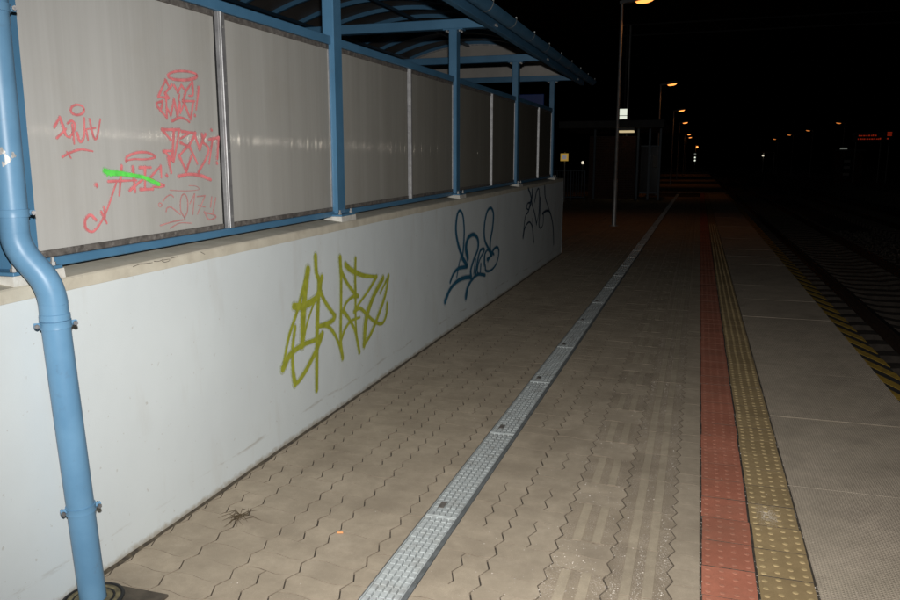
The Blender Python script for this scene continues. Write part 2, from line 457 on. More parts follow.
STROKES = {
 'olive': [
  (0.0253,[(4.067,0.926),(4.027,0.812),(3.997,0.697),(3.967,0.492)]),
  (0.0272,[(3.878,0.742),(3.983,0.722),(4.111,0.729),(4.196,0.752),(4.217,0.811),(4.244,0.853)]),
  (0.0185,[(4.169,0.995),(4.175,0.895),(4.205,0.829),(4.18,0.662),(4.153,0.448),(4.131,0.167)]),
  (0.0106,[(3.967,0.492),(4.039,0.613),(4.145,0.73),(4.217,0.803)]),
  (0.0131,[(4.053,0.913),(3.921,0.712),(3.807,0.575),(3.728,0.412)]),
  (0.0224,[(3.728,0.412),(3.814,0.47),(3.967,0.492),(4.128,0.485),(4.232,0.501)]),
  (0.0198,[(4.232,0.501),(4.158,0.43),(4.02,0.34),(3.906,0.288),(3.86,0.286)]),
  (0.0161,[(3.86,0.286),(3.842,0.374),(3.845,0.492),(3.884,0.616)]),
  (0.0174,[(4.221,0.764),(4.296,0.679),(4.416,0.575)]),
  (0.0207,[(4.416,0.575),(4.36,0.553),(4.167,0.558)]),
  (0.0146,[(4.167,0.562),(4.304,0.533),(4.409,0.452),(4.479,0.352),(4.513,0.276)]),
  (0.0172,[(4.513,0.94),(4.521,0.814),(4.51,0.631),(4.491,0.393),(4.515,0.272)]),
  (0.0175,[(4.523,0.853),(4.612,0.76),(4.737,0.664),(4.786,0.642)]),
  (0.0162,[(4.786,0.642),(4.686,0.652),(4.588,0.629),(4.539,0.585)]),
  (0.0165,[(4.539,0.585),(4.63,0.512),(4.723,0.409),(4.79,0.244)]),
  (0.0136,[(4.491,0.393),(4.563,0.458),(4.661,0.492),(4.812,0.486)]),
  (0.0138,[(4.756,0.902),(4.743,0.78),(4.743,0.656),(4.737,0.546),(4.741,0.419),(4.769,0.3)]),
  (0.0207,[(4.593,0.887),(4.68,0.837),(4.879,0.771),(5.125,0.725)]),
  (0.0155,[(5.125,0.725),(4.962,0.647),(4.783,0.579),(4.714,0.544)]),
  (0.0176,[(4.714,0.544),(4.816,0.548),(4.953,0.467),(5.08,0.397),(5.215,0.358),(5.297,0.405),(5.321,0.486)]),
  (0.0262,[(5.248,0.696),(5.051,0.587),(4.916,0.453),(4.872,0.275)]),
  (0.0193,[(4.872,0.275),(5.002,0.332),(5.159,0.448),(5.283,0.561),(5.361,0.694)]),
  (0.015,[(5.361,0.694),(5.286,0.652),(5.185,0.593)]),
 ],
 'blue': [
  (0.0157,[(7.381,0.573),(7.224,0.732),(7.151,0.876),(7.192,1.009),(7.283,1.053),(7.395,0.993),(7.442,0.849),(7.424,0.692),(7.381,0.573)]),
  (0.0211,[(7.381,0.573),(7.511,0.493),(7.544,0.461),(7.256,0.484),(7.075,0.458),(6.959,0.391)]),
  (0.0105,[(7.349,0.612),(7.256,0.519),(7.183,0.407)]),
  (0.0222,[(7.576,0.548),(7.509,0.664),(7.606,0.753),(7.811,0.763),(7.977,0.695),(7.98,0.591),(7.817,0.498),(7.7,0.403),(7.715,0.326)]),
  (0.0246,[(6.79,0.234),(6.959,0.323),(7.196,0.362),(7.447,0.358),(7.715,0.326)]),
  (0.0113,[(7.888,0.489),(7.82,0.348)]),
  (0.0154,[(7.891,0.337),(7.997,0.494),(8.106,0.567),(8.26,0.548),(8.035,0.451),(7.964,0.346),(8.076,0.31),(8.111,0.402)]),
  (0.0228,[(7.515,0.156),(7.581,0.237),(7.751,0.293),(8.001,0.311),(8.308,0.256)]),
  (0.018,[(8.501,0.51),(8.28,0.654),(8.252,0.812),(8.364,0.958),(8.54,0.995),(8.668,0.916),(8.632,0.758),(8.537,0.626),(8.542,0.505),(8.713,0.443)]),
  (0.016,[(8.264,0.4),(8.285,0.496),(8.419,0.53),(8.544,0.464),(8.423,0.399)]),
  (0.0165,[(8.544,0.444),(8.71,0.505),(8.885,0.506),(8.96,0.434),(8.849,0.321),(8.592,0.274),(8.346,0.3),(8.305,0.355)]),
  (0.0162,[(8.382,0.424),(8.628,0.443)]),
 ],
 'navy': [
  (0.0169,[(10.7,1.118),(10.877,1.02),(11.022,0.862),(11.214,0.73),(11.368,0.571)]),
  (0.0149,[(11.001,1.08),(10.969,0.965),(10.887,0.92),(10.676,0.916),(10.6,0.856),(10.768,0.829),(10.931,0.901)]),
  (0.0147,[(10.885,0.937),(10.729,0.799),(10.513,0.734),(10.391,0.479)]),
  (0.0168,[(10.391,0.479),(10.501,0.589),(10.784,0.646),(11.006,0.577),(11.107,0.449),(11.163,0.331)]),
  (0.0139,[(11.195,0.919),(11.318,1.048),(11.501,1.083),(11.566,0.932),(11.541,0.724),(11.368,0.571)]),
  (0.0144,[(11.614,0.929),(11.61,0.701),(11.56,0.546),(11.694,0.477),(11.909,0.516),(11.939,0.695)]),
  (0.0149,[(11.994,1.089),(12.066,0.923),(12.352,0.758),(12.59,0.628)]),
  (0.0211,[(11.839,0.684),(12.145,0.707),(12.473,0.675),(12.716,0.542),(12.893,0.352),(12.977,0.096)]),
  (0.0051,[(11.04,0.675),(11.052,0.556)]),
  (0.006,[(13.033,0.792),(13.012,0.518)]),
 ],
 'pink_a': [
  (0.006,[(2.471,1.773),(2.467,1.764),(2.456,1.757),(2.442,1.753),(2.427,1.752),(2.414,1.755),(2.405,1.761),(2.403,1.769),(2.407,1.778),(2.417,1.785),(2.431,1.789),(2.446,1.79),(2.46,1.787),(2.469,1.781),(2.471,1.773)]),
  (0.0067,[(2.315,1.704),(2.345,1.739)]),
  (0.0068,[(2.345,1.739),(2.359,1.703),(2.369,1.674),(2.388,1.667)]),
  (0.0063,[(2.323,1.664),(2.351,1.684),(2.372,1.699)]),
  (0.0064,[(2.381,1.719),(2.402,1.729),(2.417,1.715),(2.411,1.695),(2.388,1.67)]),
  (0.0054,[(2.403,1.715),(2.406,1.645)]),
  (0.0065,[(2.424,1.685),(2.437,1.651),(2.46,1.676),(2.468,1.742)]),
  (0.0051,[(2.473,1.697),(2.479,1.659)]),
  (0.0046,[(2.477,1.701),(2.524,1.706)]),
  (0.0056,[(2.495,1.738),(2.509,1.672),(2.527,1.67),(2.553,1.74)]),
  (0.006,[(2.34,1.595),(2.382,1.611),(2.437,1.623),(2.499,1.616)]),
  (0.0044,[(2.365,1.613),(2.383,1.591)]),
 ],
 'pink_b': [
  (0.0089,[(3.21,1.967),(3.198,1.957),(3.166,1.948),(3.121,1.94),(3.073,1.936),(3.031,1.936),(3.003,1.94),(2.994,1.948),(3.005,1.957),(3.034,1.967),(3.077,1.975),(3.125,1.979),(3.169,1.979),(3.199,1.975),(3.21,1.967)]),
  (0.0078,[(2.986,1.85),(2.918,1.852)]),
  (0.0077,[(2.918,1.852),(2.976,1.927)]),
  (0.0078,[(2.976,1.927),(2.998,1.899)]),
  (0.0078,[(3.017,1.909),(2.967,1.87)]),
  (0.0078,[(2.967,1.87),(2.993,1.851)]),
  (0.0069,[(2.971,1.871),(2.971,1.806)]),
  (0.0075,[(3.034,1.908),(3.057,1.881)]),
  (0.0075,[(3.057,1.881),(3.086,1.914)]),
  (0.0076,[(3.086,1.914),(3.117,1.89)]),
  (0.0077,[(3.117,1.89),(3.17,1.935)]),
  (0.0082,[(3.17,1.935),(3.169,1.878),(3.138,1.871)]),
  (0.0081,[(3.112,1.881),(3.09,1.844)]),
  (0.0082,[(3.09,1.844),(3.178,1.849)]),
  (0.0069,[(2.933,1.804),(2.946,1.835)]),
  (0.0069,[(2.946,1.835),(2.905,1.824),(2.91,1.807)]),
  (0.0073,[(2.91,1.807),(2.967,1.763)]),
  (0.007,[(2.967,1.763),(2.968,1.806)]),
  (0.007,[(2.971,1.806),(2.996,1.777)]),
  (0.007,[(2.996,1.777),(3.025,1.848)]),
  (0.0071,[(3.025,1.848),(3.043,1.775)]),
  (0.0071,[(3.043,1.775),(3.064,1.838)]),
  (0.0071,[(3.064,1.838),(3.066,1.789)]),
  (0.0062,[(3.058,1.85),(3.067,1.873)]),
  (0.0067,[(3.101,1.84),(3.067,1.793)]),
  (0.0072,[(3.1,1.835),(3.122,1.792),(3.139,1.765)]),
  (0.0073,[(3.139,1.765),(3.17,1.849)]),
  (0.0076,[(3.001,1.751),(3.057,1.768),(3.101,1.763),(3.13,1.751)]),
  (0.0074,[(3.215,1.915),(3.203,1.869),(3.186,1.811)]),
  (0.0083,[(3.174,1.784),(3.177,1.781)]),
 ],
 'pink_c': [
  (0.0103,[(2.931,1.711),(3.055,1.715)]),
  (0.0092,[(2.931,1.711),(2.987,1.667)]),
  (0.0083,[(3.012,1.711),(2.995,1.623),(2.964,1.561)]),
  (0.0073,[(3.051,1.712),(3.021,1.628),(2.999,1.571)]),
  (0.0096,[(3.067,1.707),(3.173,1.702)]),
  (0.0086,[(3.173,1.702),(3.118,1.645)]),
  (0.0069,[(3.056,1.675),(3.133,1.703)]),
  (0.0095,[(3.054,1.657),(3.113,1.639)]),
  (0.0086,[(3.113,1.639),(3.167,1.688)]),
  (0.0098,[(3.167,1.688),(3.199,1.629)]),
  (0.0098,[(3.199,1.629),(3.226,1.67),(3.224,1.697)]),
  (0.0094,[(3.252,1.698),(3.225,1.665),(3.27,1.635),(3.251,1.59),(3.179,1.52)]),
  (0.0085,[(3.104,1.639),(3.039,1.597)]),
  (0.0095,[(3.039,1.597),(3.085,1.527)]),
  (0.0091,[(3.085,1.527),(3.131,1.596)]),
  (0.0086,[(3.122,1.637),(3.174,1.561)]),
  (0.0087,[(2.929,1.617),(2.995,1.62)]),
  (0.0088,[(2.995,1.62),(2.991,1.576)]),
  (0.0087,[(2.991,1.576),(2.937,1.615)]),
  (0.0093,[(2.959,1.587),(2.973,1.524)]),
  (0.0114,[(3.026,1.505),(3.105,1.512),(3.196,1.503),(3.275,1.481)]),
  (0.0078,[(3.308,1.68),(3.268,1.56)]),
  (0.0101,[(3.278,1.674),(3.358,1.684)]),
  (0.0102,[(3.358,1.684),(3.339,1.584)]),
  (0.0102,[(3.333,1.562),(3.337,1.559)]),
  (0.0089,[(3.302,1.72),(3.306,1.718)]),
 ],
 'pink_d': [
  (0.0069,[(2.685,1.578),(2.696,1.596),(2.762,1.612),(2.83,1.61),(2.872,1.592),(2.807,1.583),(2.731,1.584),(2.685,1.578)]),
  (0.0073,[(2.656,1.557),(2.63,1.439)]),
  (0.0073,[(2.571,1.497),(2.741,1.496)]),
  (0.0087,[(2.723,1.55),(2.727,1.45)]),
  (0.0088,[(2.695,1.457),(2.779,1.498)]),
  (0.0089,[(2.765,1.549),(2.838,1.548)]),
  (0.0083,[(2.799,1.548),(2.79,1.459)]),
  (0.0096,[(2.761,1.457),(2.843,1.455)]),
  (0.0071,[(2.834,1.509),(2.904,1.553)]),
  (0.0072,[(2.904,1.553),(2.904,1.504)]),
  (0.0078,[(2.828,1.503),(2.866,1.482),(2.921,1.467),(2.885,1.462),(2.844,1.465)]),
  (0.0105,[(2.503,1.486),(2.506,1.483)]),
  (0.0099,[(2.941,1.512),(2.945,1.509)]),
  (0.0072,[(2.487,1.349),(2.458,1.371),(2.429,1.353),(2.43,1.321),(2.464,1.305),(2.508,1.334),(2.551,1.384),(2.615,1.488)]),
  (0.0066,[(2.518,1.379),(2.545,1.331)]),
  (0.0053,[(2.534,1.398),(2.539,1.358)]),
 ],
 'green': [
  (0.0132,[(2.552,1.54),(2.581,1.531),(2.641,1.527),(2.704,1.519)]),
  (0.0108,[(2.704,1.519),(2.778,1.508),(2.825,1.493),(2.881,1.474)]),
  (0.003,[(2.566,1.532),(2.564,1.518)]),
  (0.003,[(2.585,1.528),(2.583,1.515)]),
 ],
 'pink_e': [
  (0.0037,[(2.905,1.399),(2.932,1.417),(2.962,1.424),(2.981,1.413)]),
  (0.0037,[(2.922,1.351),(2.93,1.366),(2.957,1.369),(2.991,1.35),(3.023,1.331)]),
  (0.0032,[(2.896,1.383),(2.892,1.378),(2.883,1.376),(2.876,1.379),(2.873,1.384),(2.877,1.39),(2.885,1.392),(2.893,1.389),(2.896,1.383)]),
  (0.0038,[(3.052,1.314),(3.028,1.347),(3.029,1.389),(3.045,1.418),(3.069,1.419),(3.084,1.386),(3.076,1.34),(3.052,1.314)]),
  (0.0034,[(3.1,1.377),(3.14,1.419)]),
  (0.0034,[(3.14,1.419),(3.117,1.324)]),
  (0.0035,[(3.157,1.406),(3.223,1.407)]),
  (0.0035,[(3.223,1.407),(3.153,1.323)]),
  (0.0031,[(3.164,1.364),(3.218,1.352)]),
  (0.004,[(3.277,1.397),(3.262,1.349)]),
  (0.004,[(3.31,1.391),(3.28,1.323)]),
  (0.0044,[(3.209,1.33),(3.243,1.29),(3.301,1.296),(3.283,1.311),(3.216,1.325)]),
  (0.0021,[(2.958,1.445),(3.034,1.439),(3.11,1.436),(3.175,1.439),(3.154,1.455),(3.098,1.46)]),
  (0.0037,[(2.875,1.293),(2.96,1.302),(3.055,1.305)]),
  (0.0029,[(2.944,1.275),(3.012,1.292),(3.102,1.284)]),
 ],
}

# ------------------------------------------------------------------ ground, paving
m = MB()
m.add([(-400, -60, -0.80), (400, -60, -0.80), (400, 900, -0.80), (-400, 900, -0.80)], [(0, 1, 2, 3)])
tag(m.build('ground', 'ballast'), kind='structure')

PX1 = 1.53          # platform edge
m = MB()
m.box((-14, -3, -0.79), (PX1 - 0.012, 260, -0.13))
tag(m.build('platform_base', 'platform_side'), kind='structure')
m = MB()
m.add([(-0.955, -3, -0.011), (0.089, -3, -0.011), (0.089, 46, -0.011), (-0.955, 46, -0.011)], [(0, 1, 2, 3)])
m.add([(-2.66, -3, -0.011), (-1.13, -3, -0.011), (-1.13, 46, -0.011), (-2.66, 46, -0.011)], [(0, 1, 2, 3)])
m.box((-14, -3, -0.125), (0.515, 46, -0.035))
bed = tag(m.build('paving_bed', 'joint_sand'), kind='structure')
m = MB()
m.box((-14, 46.05, -0.125), (PX1 - 0.02, 260, 0.0))
m.box((-14, 14.0, -0.028), (-2.64, 46.0, 0.0))
tag(m.build('platform_surface', 'paver_plain'), kind='structure')

# wavy interlocking pavers
CW, RH = 0.235, 0.126
GAP = 0.0032
def tri(t):
    t = t % 1.0
    return 4 * t - 1 if t < 0.5 else 3 - 4 * t
def outline(x0, x1, y0, y1, wl=True, wr=True, amp=0.0125, ampy=0.011, ph=0.0):
    """clockwise-free outline of a wavy stone, local to its own centre; the waves share phase so neighbours interlock"""
    pts = []
    nx = max(2, int(round((x1 - x0) / CW * 6)))
    ny = max(2, int(round((y1 - y0) / RH * 4)))
    ex = lambda y, w: amp * tri((y - y0) / RH + 0.25) if w else 0
    ey = lambda x: ampy * math.sin(2 * math.pi * (x - x0) / CW + ph)
    for i in range(nx):
        t = i / nx; x = x0 + (x1 - x0) * t
        w = wl * (1 - t) + wr * t
        pts.append((x + ex(y0, 1) * w, y0 + ey(x)))
    for i in range(ny):
        y = y0 + (y1 - y0) * i / ny
        pts.append((x1 + ex(y, wr), y + ey(x1) * (1 - i / ny) + ey(x1) * (i / ny)))
    for i in range(nx):
        t = i / nx; x = x1 - (x1 - x0) * t
        w = wr * (1 - t) + wl * t
        pts.append((x + ex(y1, 1) * w, y1 + ey(x)))
    for i in range(ny):
        y = y1 - (y1 - y0) * i / ny
        pts.append((x0 + ex(y, wl), y + ey(x0)))
    return pts
def inset(pts, d, dy=None):
    dy = d if dy is None else dy
    out = []
    n = len(pts)
    for i in range(n):
        a, b, c = Vector(pts[i - 1]), Vector(pts[i]), Vector(pts[(i + 1) % n])
        e1 = (b - a).normalized(); e2 = (c - b).normalized()
        n1 = Vector((-e1.y, e1.x)); n2 = Vector((-e2.y, e2.x))
        k = n1 + n2
        if k.length < 1e-6: k = n1
        k.normalize()
        q = 1.0 / max(0.5, k.dot(n1))
        out.append((b.x + k.x * d * q, b.y + k.y * dy * q))
    return out
def stone(mb, pts, z=0.0, dx=0.0, dy=0.0, tilt=(0, 0), mi=0):
    p0 = inset(pts, 0.0026, 0.0008); p1 = inset(pts, 0.0031, 0.0011)
    n = len(pts)
    zz = lambda q: z + tilt[0] * q[0] + tilt[1] * q[1]
    vs = [(x + dx, y + dy, zz((x, y)) - 0.03) for x, y in p0] + [(x + dx, y + dy, zz((x, y)) - 0.0006) for x, y in p0] + [(x + dx, y + dy, zz((x, y))) for x, y in p1]
    fs = [tuple(range(2 * n, 3 * n))]
    for i in range(n):
        j = (i + 1) % n
        pass
    mb.add(vs, fs, mi)
    mb.add(vs, [(i, (i + 1) % n, n + (i + 1) % n, n + i) for i in range(n)] + [(n + i, n + (i + 1) % n, 2 * n + (i + 1) % n, 2 * n + i) for i in range(n)], 2)

STONES = []                     # (kind, x0, column width, y)
rng = random.Random(11)
YA, YB = 1.6, 40.0
def column(x0, w, kindf, wl=True, wr=True, off=0.0):
    y = YA + off
    while y < YB:
        k = kindf(y)
        if k == 'ribbed':
            STONES.append(('ribbed', x0, w, y, wl, wr)); y += 3 * RH
        elif k == 'pair':
            STONES.append(('pairl', x0, w, y, wl, wr)); STONES.append(('pairr', x0, w, y, wl, wr)); y += 2 * RH
        else:
            STONES.append(('full', x0, w, y, wl, wr)); y += RH
plain = lambda y: 'pair' if rng.random() < 0.22 else 'full'
state = {'n': 0}
def ribB(y):
    state['n'] += 1
    return 'ribbed' if state['n'] % 3 == 0 else 'full'
column(-0.027, 0.114, lambda y: 'full', True, False)
column(-0.262, CW, lambda y: 'ribbed')
column(-0.497, CW, ribB)
column(-0.732, CW, plain)
column(-0.955, 0.223, plain, False, True)
column(-1.21, 0.082, lambda y: 'full', True, False)
for k in range(6):
    column(-1.445 - CW * k, CW, plain)

def stone_outline(kind, w, wl, wr):
    if kind == 'full': return outline(-w / 2, w / 2, 0, RH, wl, wr)
    if kind == 'ribbed': return outline(-w / 2, w / 2, 0, 3 * RH, wl, wr, ampy=0.002)
    if kind == 'pairl': return outline(-w / 2, 0, 0, 2 * RH, wl, True)
    return outline(0, w / 2, 0, 2 * RH, True, wr, ph=math.pi)
def ribbed(mb, w, wl, wr, dx=0, dy=0, z=0, tilt=(0, 0)):
    stone(mb, stone_outline('ribbed', w, wl, wr), z - 0.0002, dx, dy, (tilt[0] * .3, tilt[1] * .3), 0)
    for c in (-0.042, 0.040):
        x0, x1, y0, y1 = dx + c - 0.021, dx + c + 0.021, dy + 0.002, dy + 3 * RH - 0.002
        zb, zt, b = z - 0.001, z + 0.0016, 0.002
        mb.add([(x0, y0, zb), (x1, y0, zb), (x1, y1, zb), (x0, y1, zb), (x0 + b, y0 + b, zt), (x1 - b, y0 + b, zt), (x1 - b, y1 - b, zt), (x0 + b, y1 - b, zt)],
               [(4, 5, 6, 7), (1, 2, 6, 5), (3, 0, 4, 7)], 1)
        mb.add([(x0, y0, zb), (x1, y0, zb), (x1, y1, zb), (x0, y1, zb), (x0 + b, y0 + b, zt), (x1 - b, y0 + b, zt), (x1 - b, y1 - b, zt), (x0 + b, y1 - b, zt)], [(0, 1, 5, 4), (2, 3, 7, 6)], 2)
MESH = {}
def stone_mesh(kind, w, wl, wr):
    key = (kind, round(w, 4), wl, wr)
    if key not in MESH:
        mb = MB()
        if kind == 'ribbed':
            ribbed(mb, w, wl, wr)
            MESH[key] = mb.mesh('paver', ['rib_base', 'rib_top', 'joint_side'])
        else:
            stone(mb, stone_outline(kind, w, wl, wr))
            MESH[key] = mb.mesh('paver', ['paver', 'paver', 'joint_side'])
    return MESH[key]

def wall_x(y):
    return WX0 - y * WA
vis = []
farm = MB(); farr = MB()
rng = random.Random(5)
hidden = lambda x, w, y: (x + w < wall_x(y) - 0.02 and y < 13.9) or (y < 13.6 and x + w < -2.60)
STONES = [s for s in STONES if not hidden(s[1], s[2], s[3])]
# the stones nearest the lens, in view, become parts
def in_view(x, y):
    dx, dy = x * math.cos(YAW) + y * math.sin(YAW), -x * math.sin(YAW) + y * math.cos(YAW)
    d = dy * math.cos(PITCH) + CAM_H * math.sin(PITCH)
    u = 450 + F_PX * dx / max(d, 0.01)
    vv = 300 - F_PX * (dy * math.sin(PITCH) - CAM_H * math.cos(PITCH)) / max(d, 0.01)
    return dy > 0 and -40 < u < 940 and vv < 640
cand = sorted([s for s in STONES if in_view(s[1] + s[2] / 2, s[3] + 0.06)], key=lambda s: (s[1] ** 2 + s[3] ** 2))[:299]
cs = set(id(s) for s in cand)
for s in STONES:
    kind, x0, w, y, wl, wr = s
    z = max(-0.0007, rng.gauss(0, 0.0004))
    tilt = tuple(max(-0.004, min(0.004, rng.gauss(0, 0.0025))) * (0.5 if kind[0] == 'p' else 1) for _ in (0, 1))
    if id(s) in cs:
        o = link('paver', stone_mesh(kind, w, wl, wr), bed)
        o.location = (x0 + w / 2, y, z)
        q_ = 0.3 if kind == 'ribbed' else 1.0
        o.rotation_euler = (tilt[1] * q_, -tilt[0] * q_, rng.gauss(0, 0.004))
    elif y > 2.0:
        if kind == 'ribbed':
            ribbed(farr, w, wl, wr, x0 + w / 2, y, z, tilt)
        else:
            stone(farm, stone_outline(kind, w, wl, wr), z, x0 + w / 2, y, tilt)
tag(farm.build('paver_field', ['paver_far', 'paver_far', 'joint_side'], bed), kind='stuff')
tag(farr.build('ribbed_paver_field', ['rib_base', 'rib_top', 'joint_side'], bed), kind='stuff')

# ------------------------------------------------------------------ red and yellow tactile tiles
TL = 0.2295
def tile_mesh(mb, x0, x1, ln, nx, ny, r, h, dx=0, dy=0, z=0, stag=False):
    g = 0.0030
    b = 0.0004
    vs = [(dx + x0 + g, dy + g, z - 0.03), (dx + x1 - g, dy + g, z - 0.03), (dx + x1 - g, dy + ln - g, z - 0.03), (dx + x0 + g, dy + ln - g, z - 0.03)]
    vs += [(a, c, z - b) for a, c, _ in vs[:4]]
    vs += [(dx + x0 + g + b, dy + g + b, z), (dx + x1 - g - b, dy + g + b, z), (dx + x1 - g - b, dy + ln - g - b, z), (dx + x0 + g + b, dy + ln - g - b, z)]
    fs = [(8, 9, 10, 11)]
    sd = []
    for i in range(4):
        j = (i + 1) % 4
        sd.append((i, j, 4 + j, 4 + i))
        fs += [(4 + i, 4 + j, 8 + j, 8 + i)]
    mb.add(vs, fs, 0)
    mb.add(vs[:8], sd, 2)
    for i in range(nx):
        for j in range(ny):
            cx = dx + x0 + (x1 - x0) * (i + 0.5) / nx
            cy = dy + ln * (j + (0.5 if not stag else 0.30 + 0.4 * (i % 2))) / ny
            n = 8
            v2 = []
            for rr, zz in ((r, -0.0004), (r * 0.72, h * 0.8), (r * 0.3, h)):
                v2 += [(cx + rr * math.cos(2 * math.pi * k / n), cy + rr * math.sin(2 * math.pi * k / n), z + zz) for k in range(n)]
            f2 = [tuple(range(2 * n, 3 * n))]
            for q in (0, 1):
                for k in range(n):
                    k2 = (k + 1) % n
                    f2.append((q * n + k, q * n + k2, (q + 1) * n + k2, (q + 1) * n + k))
            mb.add(v2, f2, 1)
def tile_row(name, x0, x1, mats, matfar, nx, ny, r, h, y0, stag):
    root = MB()
    root.add([(x0 - 0.001, YA, -0.011), (x1 + 0.001, YA, -0.011), (x1 + 0.001, 45.9, -0.011), (x0 - 0.001, 45.9, -0.011)], [(0, 1, 2, 3)])
    ro = tag(root.build(name, 'joint_sand'), kind='structure')
    mb = MB(); tile_mesh(mb, -(x1 - x0) / 2, (x1 - x0) / 2, TL, nx, ny, r, h, stag=stag)
    me = mb.mesh('tile', mats)
    far = MB()
    rg = random.Random(3)
    y = y0
    while y < 45.6:
        z = max(-0.0006, rg.gauss(0, 0.0005))
        if y < 22:
            o = link('tile', me, ro)
            o.location = ((x0 + x1) / 2 + rg.gauss(0, 0.0012), y, z)
            o.rotation_euler = (rg.gauss(0, 0.002), rg.gauss(0, 0.002), rg.gauss(0, 0.004))
        else:
            tile_mesh(far, x0, x1, TL, 0, 0, r, h, 0, y, z)
        y += TL
    tag(far.build('tile_field', matfar, ro), kind='stuff')
tile_row('red_tile_strip', 0.091, 0.298, ['red_tile', 'red_stud', 'joint_sand'], ['red_tile_far', 'red_tile_far', 'joint_sand'], 4, 4, 0.012, 0.0012, 2.145, False)
tile_row('yellow_tile_strip', 0.302, 0.510, ['yellow_tile', 'yellow_stud', 'joint_sand'], ['yellow_tile_far', 'yellow_tile_far', 'joint_sand'], 4, 4, 0.0125, 0.0026, 2.13, True)

# ------------------------------------------------------------------ concrete edge slabs with hazard stripes
SL = 1.157
row = MB()
row.add([(0.515, -1, -0.11), (PX1 - 0.03, -1, -0.11), (PX1 - 0.03, 46, -0.11), (0.515, 46, -0.11)], [(0, 1, 2, 3)])
edge = tag(row.build('platform_edge', 'joint_sand'), kind='structure')
mb = MB()
x0, x1, y0, y1, b_ = -0.507, 0.507, 0.003, SL - 0.003, 0.0015
vs = [(x, y, z) for z in (-0.11, -b_) for x, y in ((x0, y0), (x1, y0), (x1, y1), (x0, y1))] + [(x0 + b_, y0 + b_, 0), (x1 - b_, y0 + b_, 0), (x1 - b_, y1 - b_, 0), (x0 + b_, y1 - b_, 0)]
mb.add(vs, [(8, 9, 10, 11)] + [(4 + i, 4 + (i + 1) % 4, 8 + (i + 1) % 4, 8 + i) for i in range(4)], 0)
mb.add(vs[:8], [(i, (i + 1) % 4, 4 + (i + 1) % 4, 4 + i) for i in range(4)], 1)
sme = mb.mesh('slab', ['edge_slab', 'slab_side'])
rg = random.Random(8)
y = 4.015 - 3 * SL
while y < 45.5:
    o = link('slab', sme, edge)
    o.location = (0.515 + 0.5075, y, rg.gauss(0, 0.0012))
    o.rotation_euler = (rg.gauss(0, 0.0008), rg.gauss(0, 0.001), 0)
    y += SL
m = MB(); m.box((1.382, 0.6, 0.001), (1.527, 45.4, 0.004))
m.build('black_band', 'black_paint', edge)
mb = MB(); mb.add([(1.380, 0, 0.0075), (1.380, 0.24, 0.0075), (1.529, -0.21, 0.0075), (1.529, -0.45, 0.0075), (1.380, 0, 0.003), (1.380, 0.24, 0.003), (1.529, -0.21, 0.003), (1.529, -0.45, 0.003)],
                   [(3, 2, 1, 0), (0, 1, 5, 4), (1, 2, 6, 5), (2, 3, 7, 6), (3, 0, 4, 7)])
yme = mb.mesh('yellow_stripe', 'hazard_yellow')
y = 1.2
while y < 44:
    o = link('yellow_stripe', yme, edge)
    o.location = (0, y + rg.gauss(0, 0.008), 0)
    y += 0.46

# ------------------------------------------------------------------ grating over the drain channel
drain = empty('drain_channel', (-1.041, 2, 0))
tag(drain, 'galvanised grating drain running the length of the paved platform', 'drain')
GL, GX0, GX1 = 1.168, -0.086, 0.086
mb = MB()
hw = 0.070
for k in range(28):
    yb = 0.012 + (GL - 0.024) * (k + 0.5) / 28
    for x in (-0.056, -0.028, 0.0, 0.028, 0.056):
        t = 0.0005 * math.sin(k * 7.3 + x * 190)
        mb.box((x - 0.0102, yb - 0.0178, -0.022), (x + 0.0102, yb + 0.0178, -0.002 + t))
mb.box((-hw - 0.004, 0.004, -0.026), (-hw, GL - 0.004, -0.0005)); mb.box((hw, 0.004, -0.026), (hw + 0.004, GL - 0.004, -0.0005))
mb.box((-hw, 0.004, -0.026), (hw, 0.011, -0.0003)); mb.box((-hw, GL - 0.011, -0.026), (hw, GL - 0.004, -0.0003))
gme = mb.mesh('grating', 'galvanised')
mb = MB(); mb.bbox((-0.046, 0.085, -0.006), (-0.018, 0.15, 0.0008), 0.002)
lme = mb.mesh('lock_plate', 'dark_trim')
y = 3.154 - 2 * GL
while y < 44:
    o = link('grating', gme, drain)
    o.location = (-1.0515, y, 0)
    o.matrix_parent_inverse = drain.matrix_basis.inverted()
    l = link('lock_plate', lme)
    l.parent = o
    y += GL
m = MB()
m.box((-1.1285, 0.8, -0.029), (-1.1265, 44.5, 0.0005)); m.box((-0.9765, 0.8, -0.029), (-0.9565, 44.5, -0.0012))
m.box((-1.1265, 0.8, -0.0298), (-0.977, 44.5, -0.0275))
m.build('channel_rim', 'channel_rim', drain)

# grit swept into the grooves and joints
g = MB()
rg = random.Random(21)
def pebble(x, y, z, r):
    a = rg.random() * 6.28
    vs = [(x + r * rg.uniform(.7, 1.2) * math.cos(a + k * 1.257), y + r * rg.uniform(.7, 1.2) * math.sin(a + k * 1.257), z) for k in range(5)] + [(x + rg.uniform(-.3, .3) * r, y, z + r * rg.uniform(.6, 1.1))]
    g.add(vs, [(k, (k + 1) % 5, 5) for k in range(5)])
for i in range(9000):
    y = 2.4 + 9.5 * rg.random() ** 1.7
    q = rg.random()
    if q < 0.60:
        x = -0.262 + rg.choice((0.028, 0.117, 0.205)) + rg.gauss(0, 0.012); z = -0.001
    elif q < 0.80:
        x = rg.uniform(-0.5, -0.27); z = -0.001
    elif q < 0.90:
        x = rg.choice((0.088, 0.30, 0.512)) + rg.gauss(0, 0.006); z = -0.002
    else:
        x = rg.gauss(-0.35, 0.28); z = 0.0
    if -0.95 < x < 0.55 and (mnoise.noise(Vector((x * 3, y * 1.6, 3))) > -0.12 or rg.random() < 0.25):
        pebble(x, y, z, min(0.0055, 0.0011 + abs(rg.gauss(0, 0.0011))))
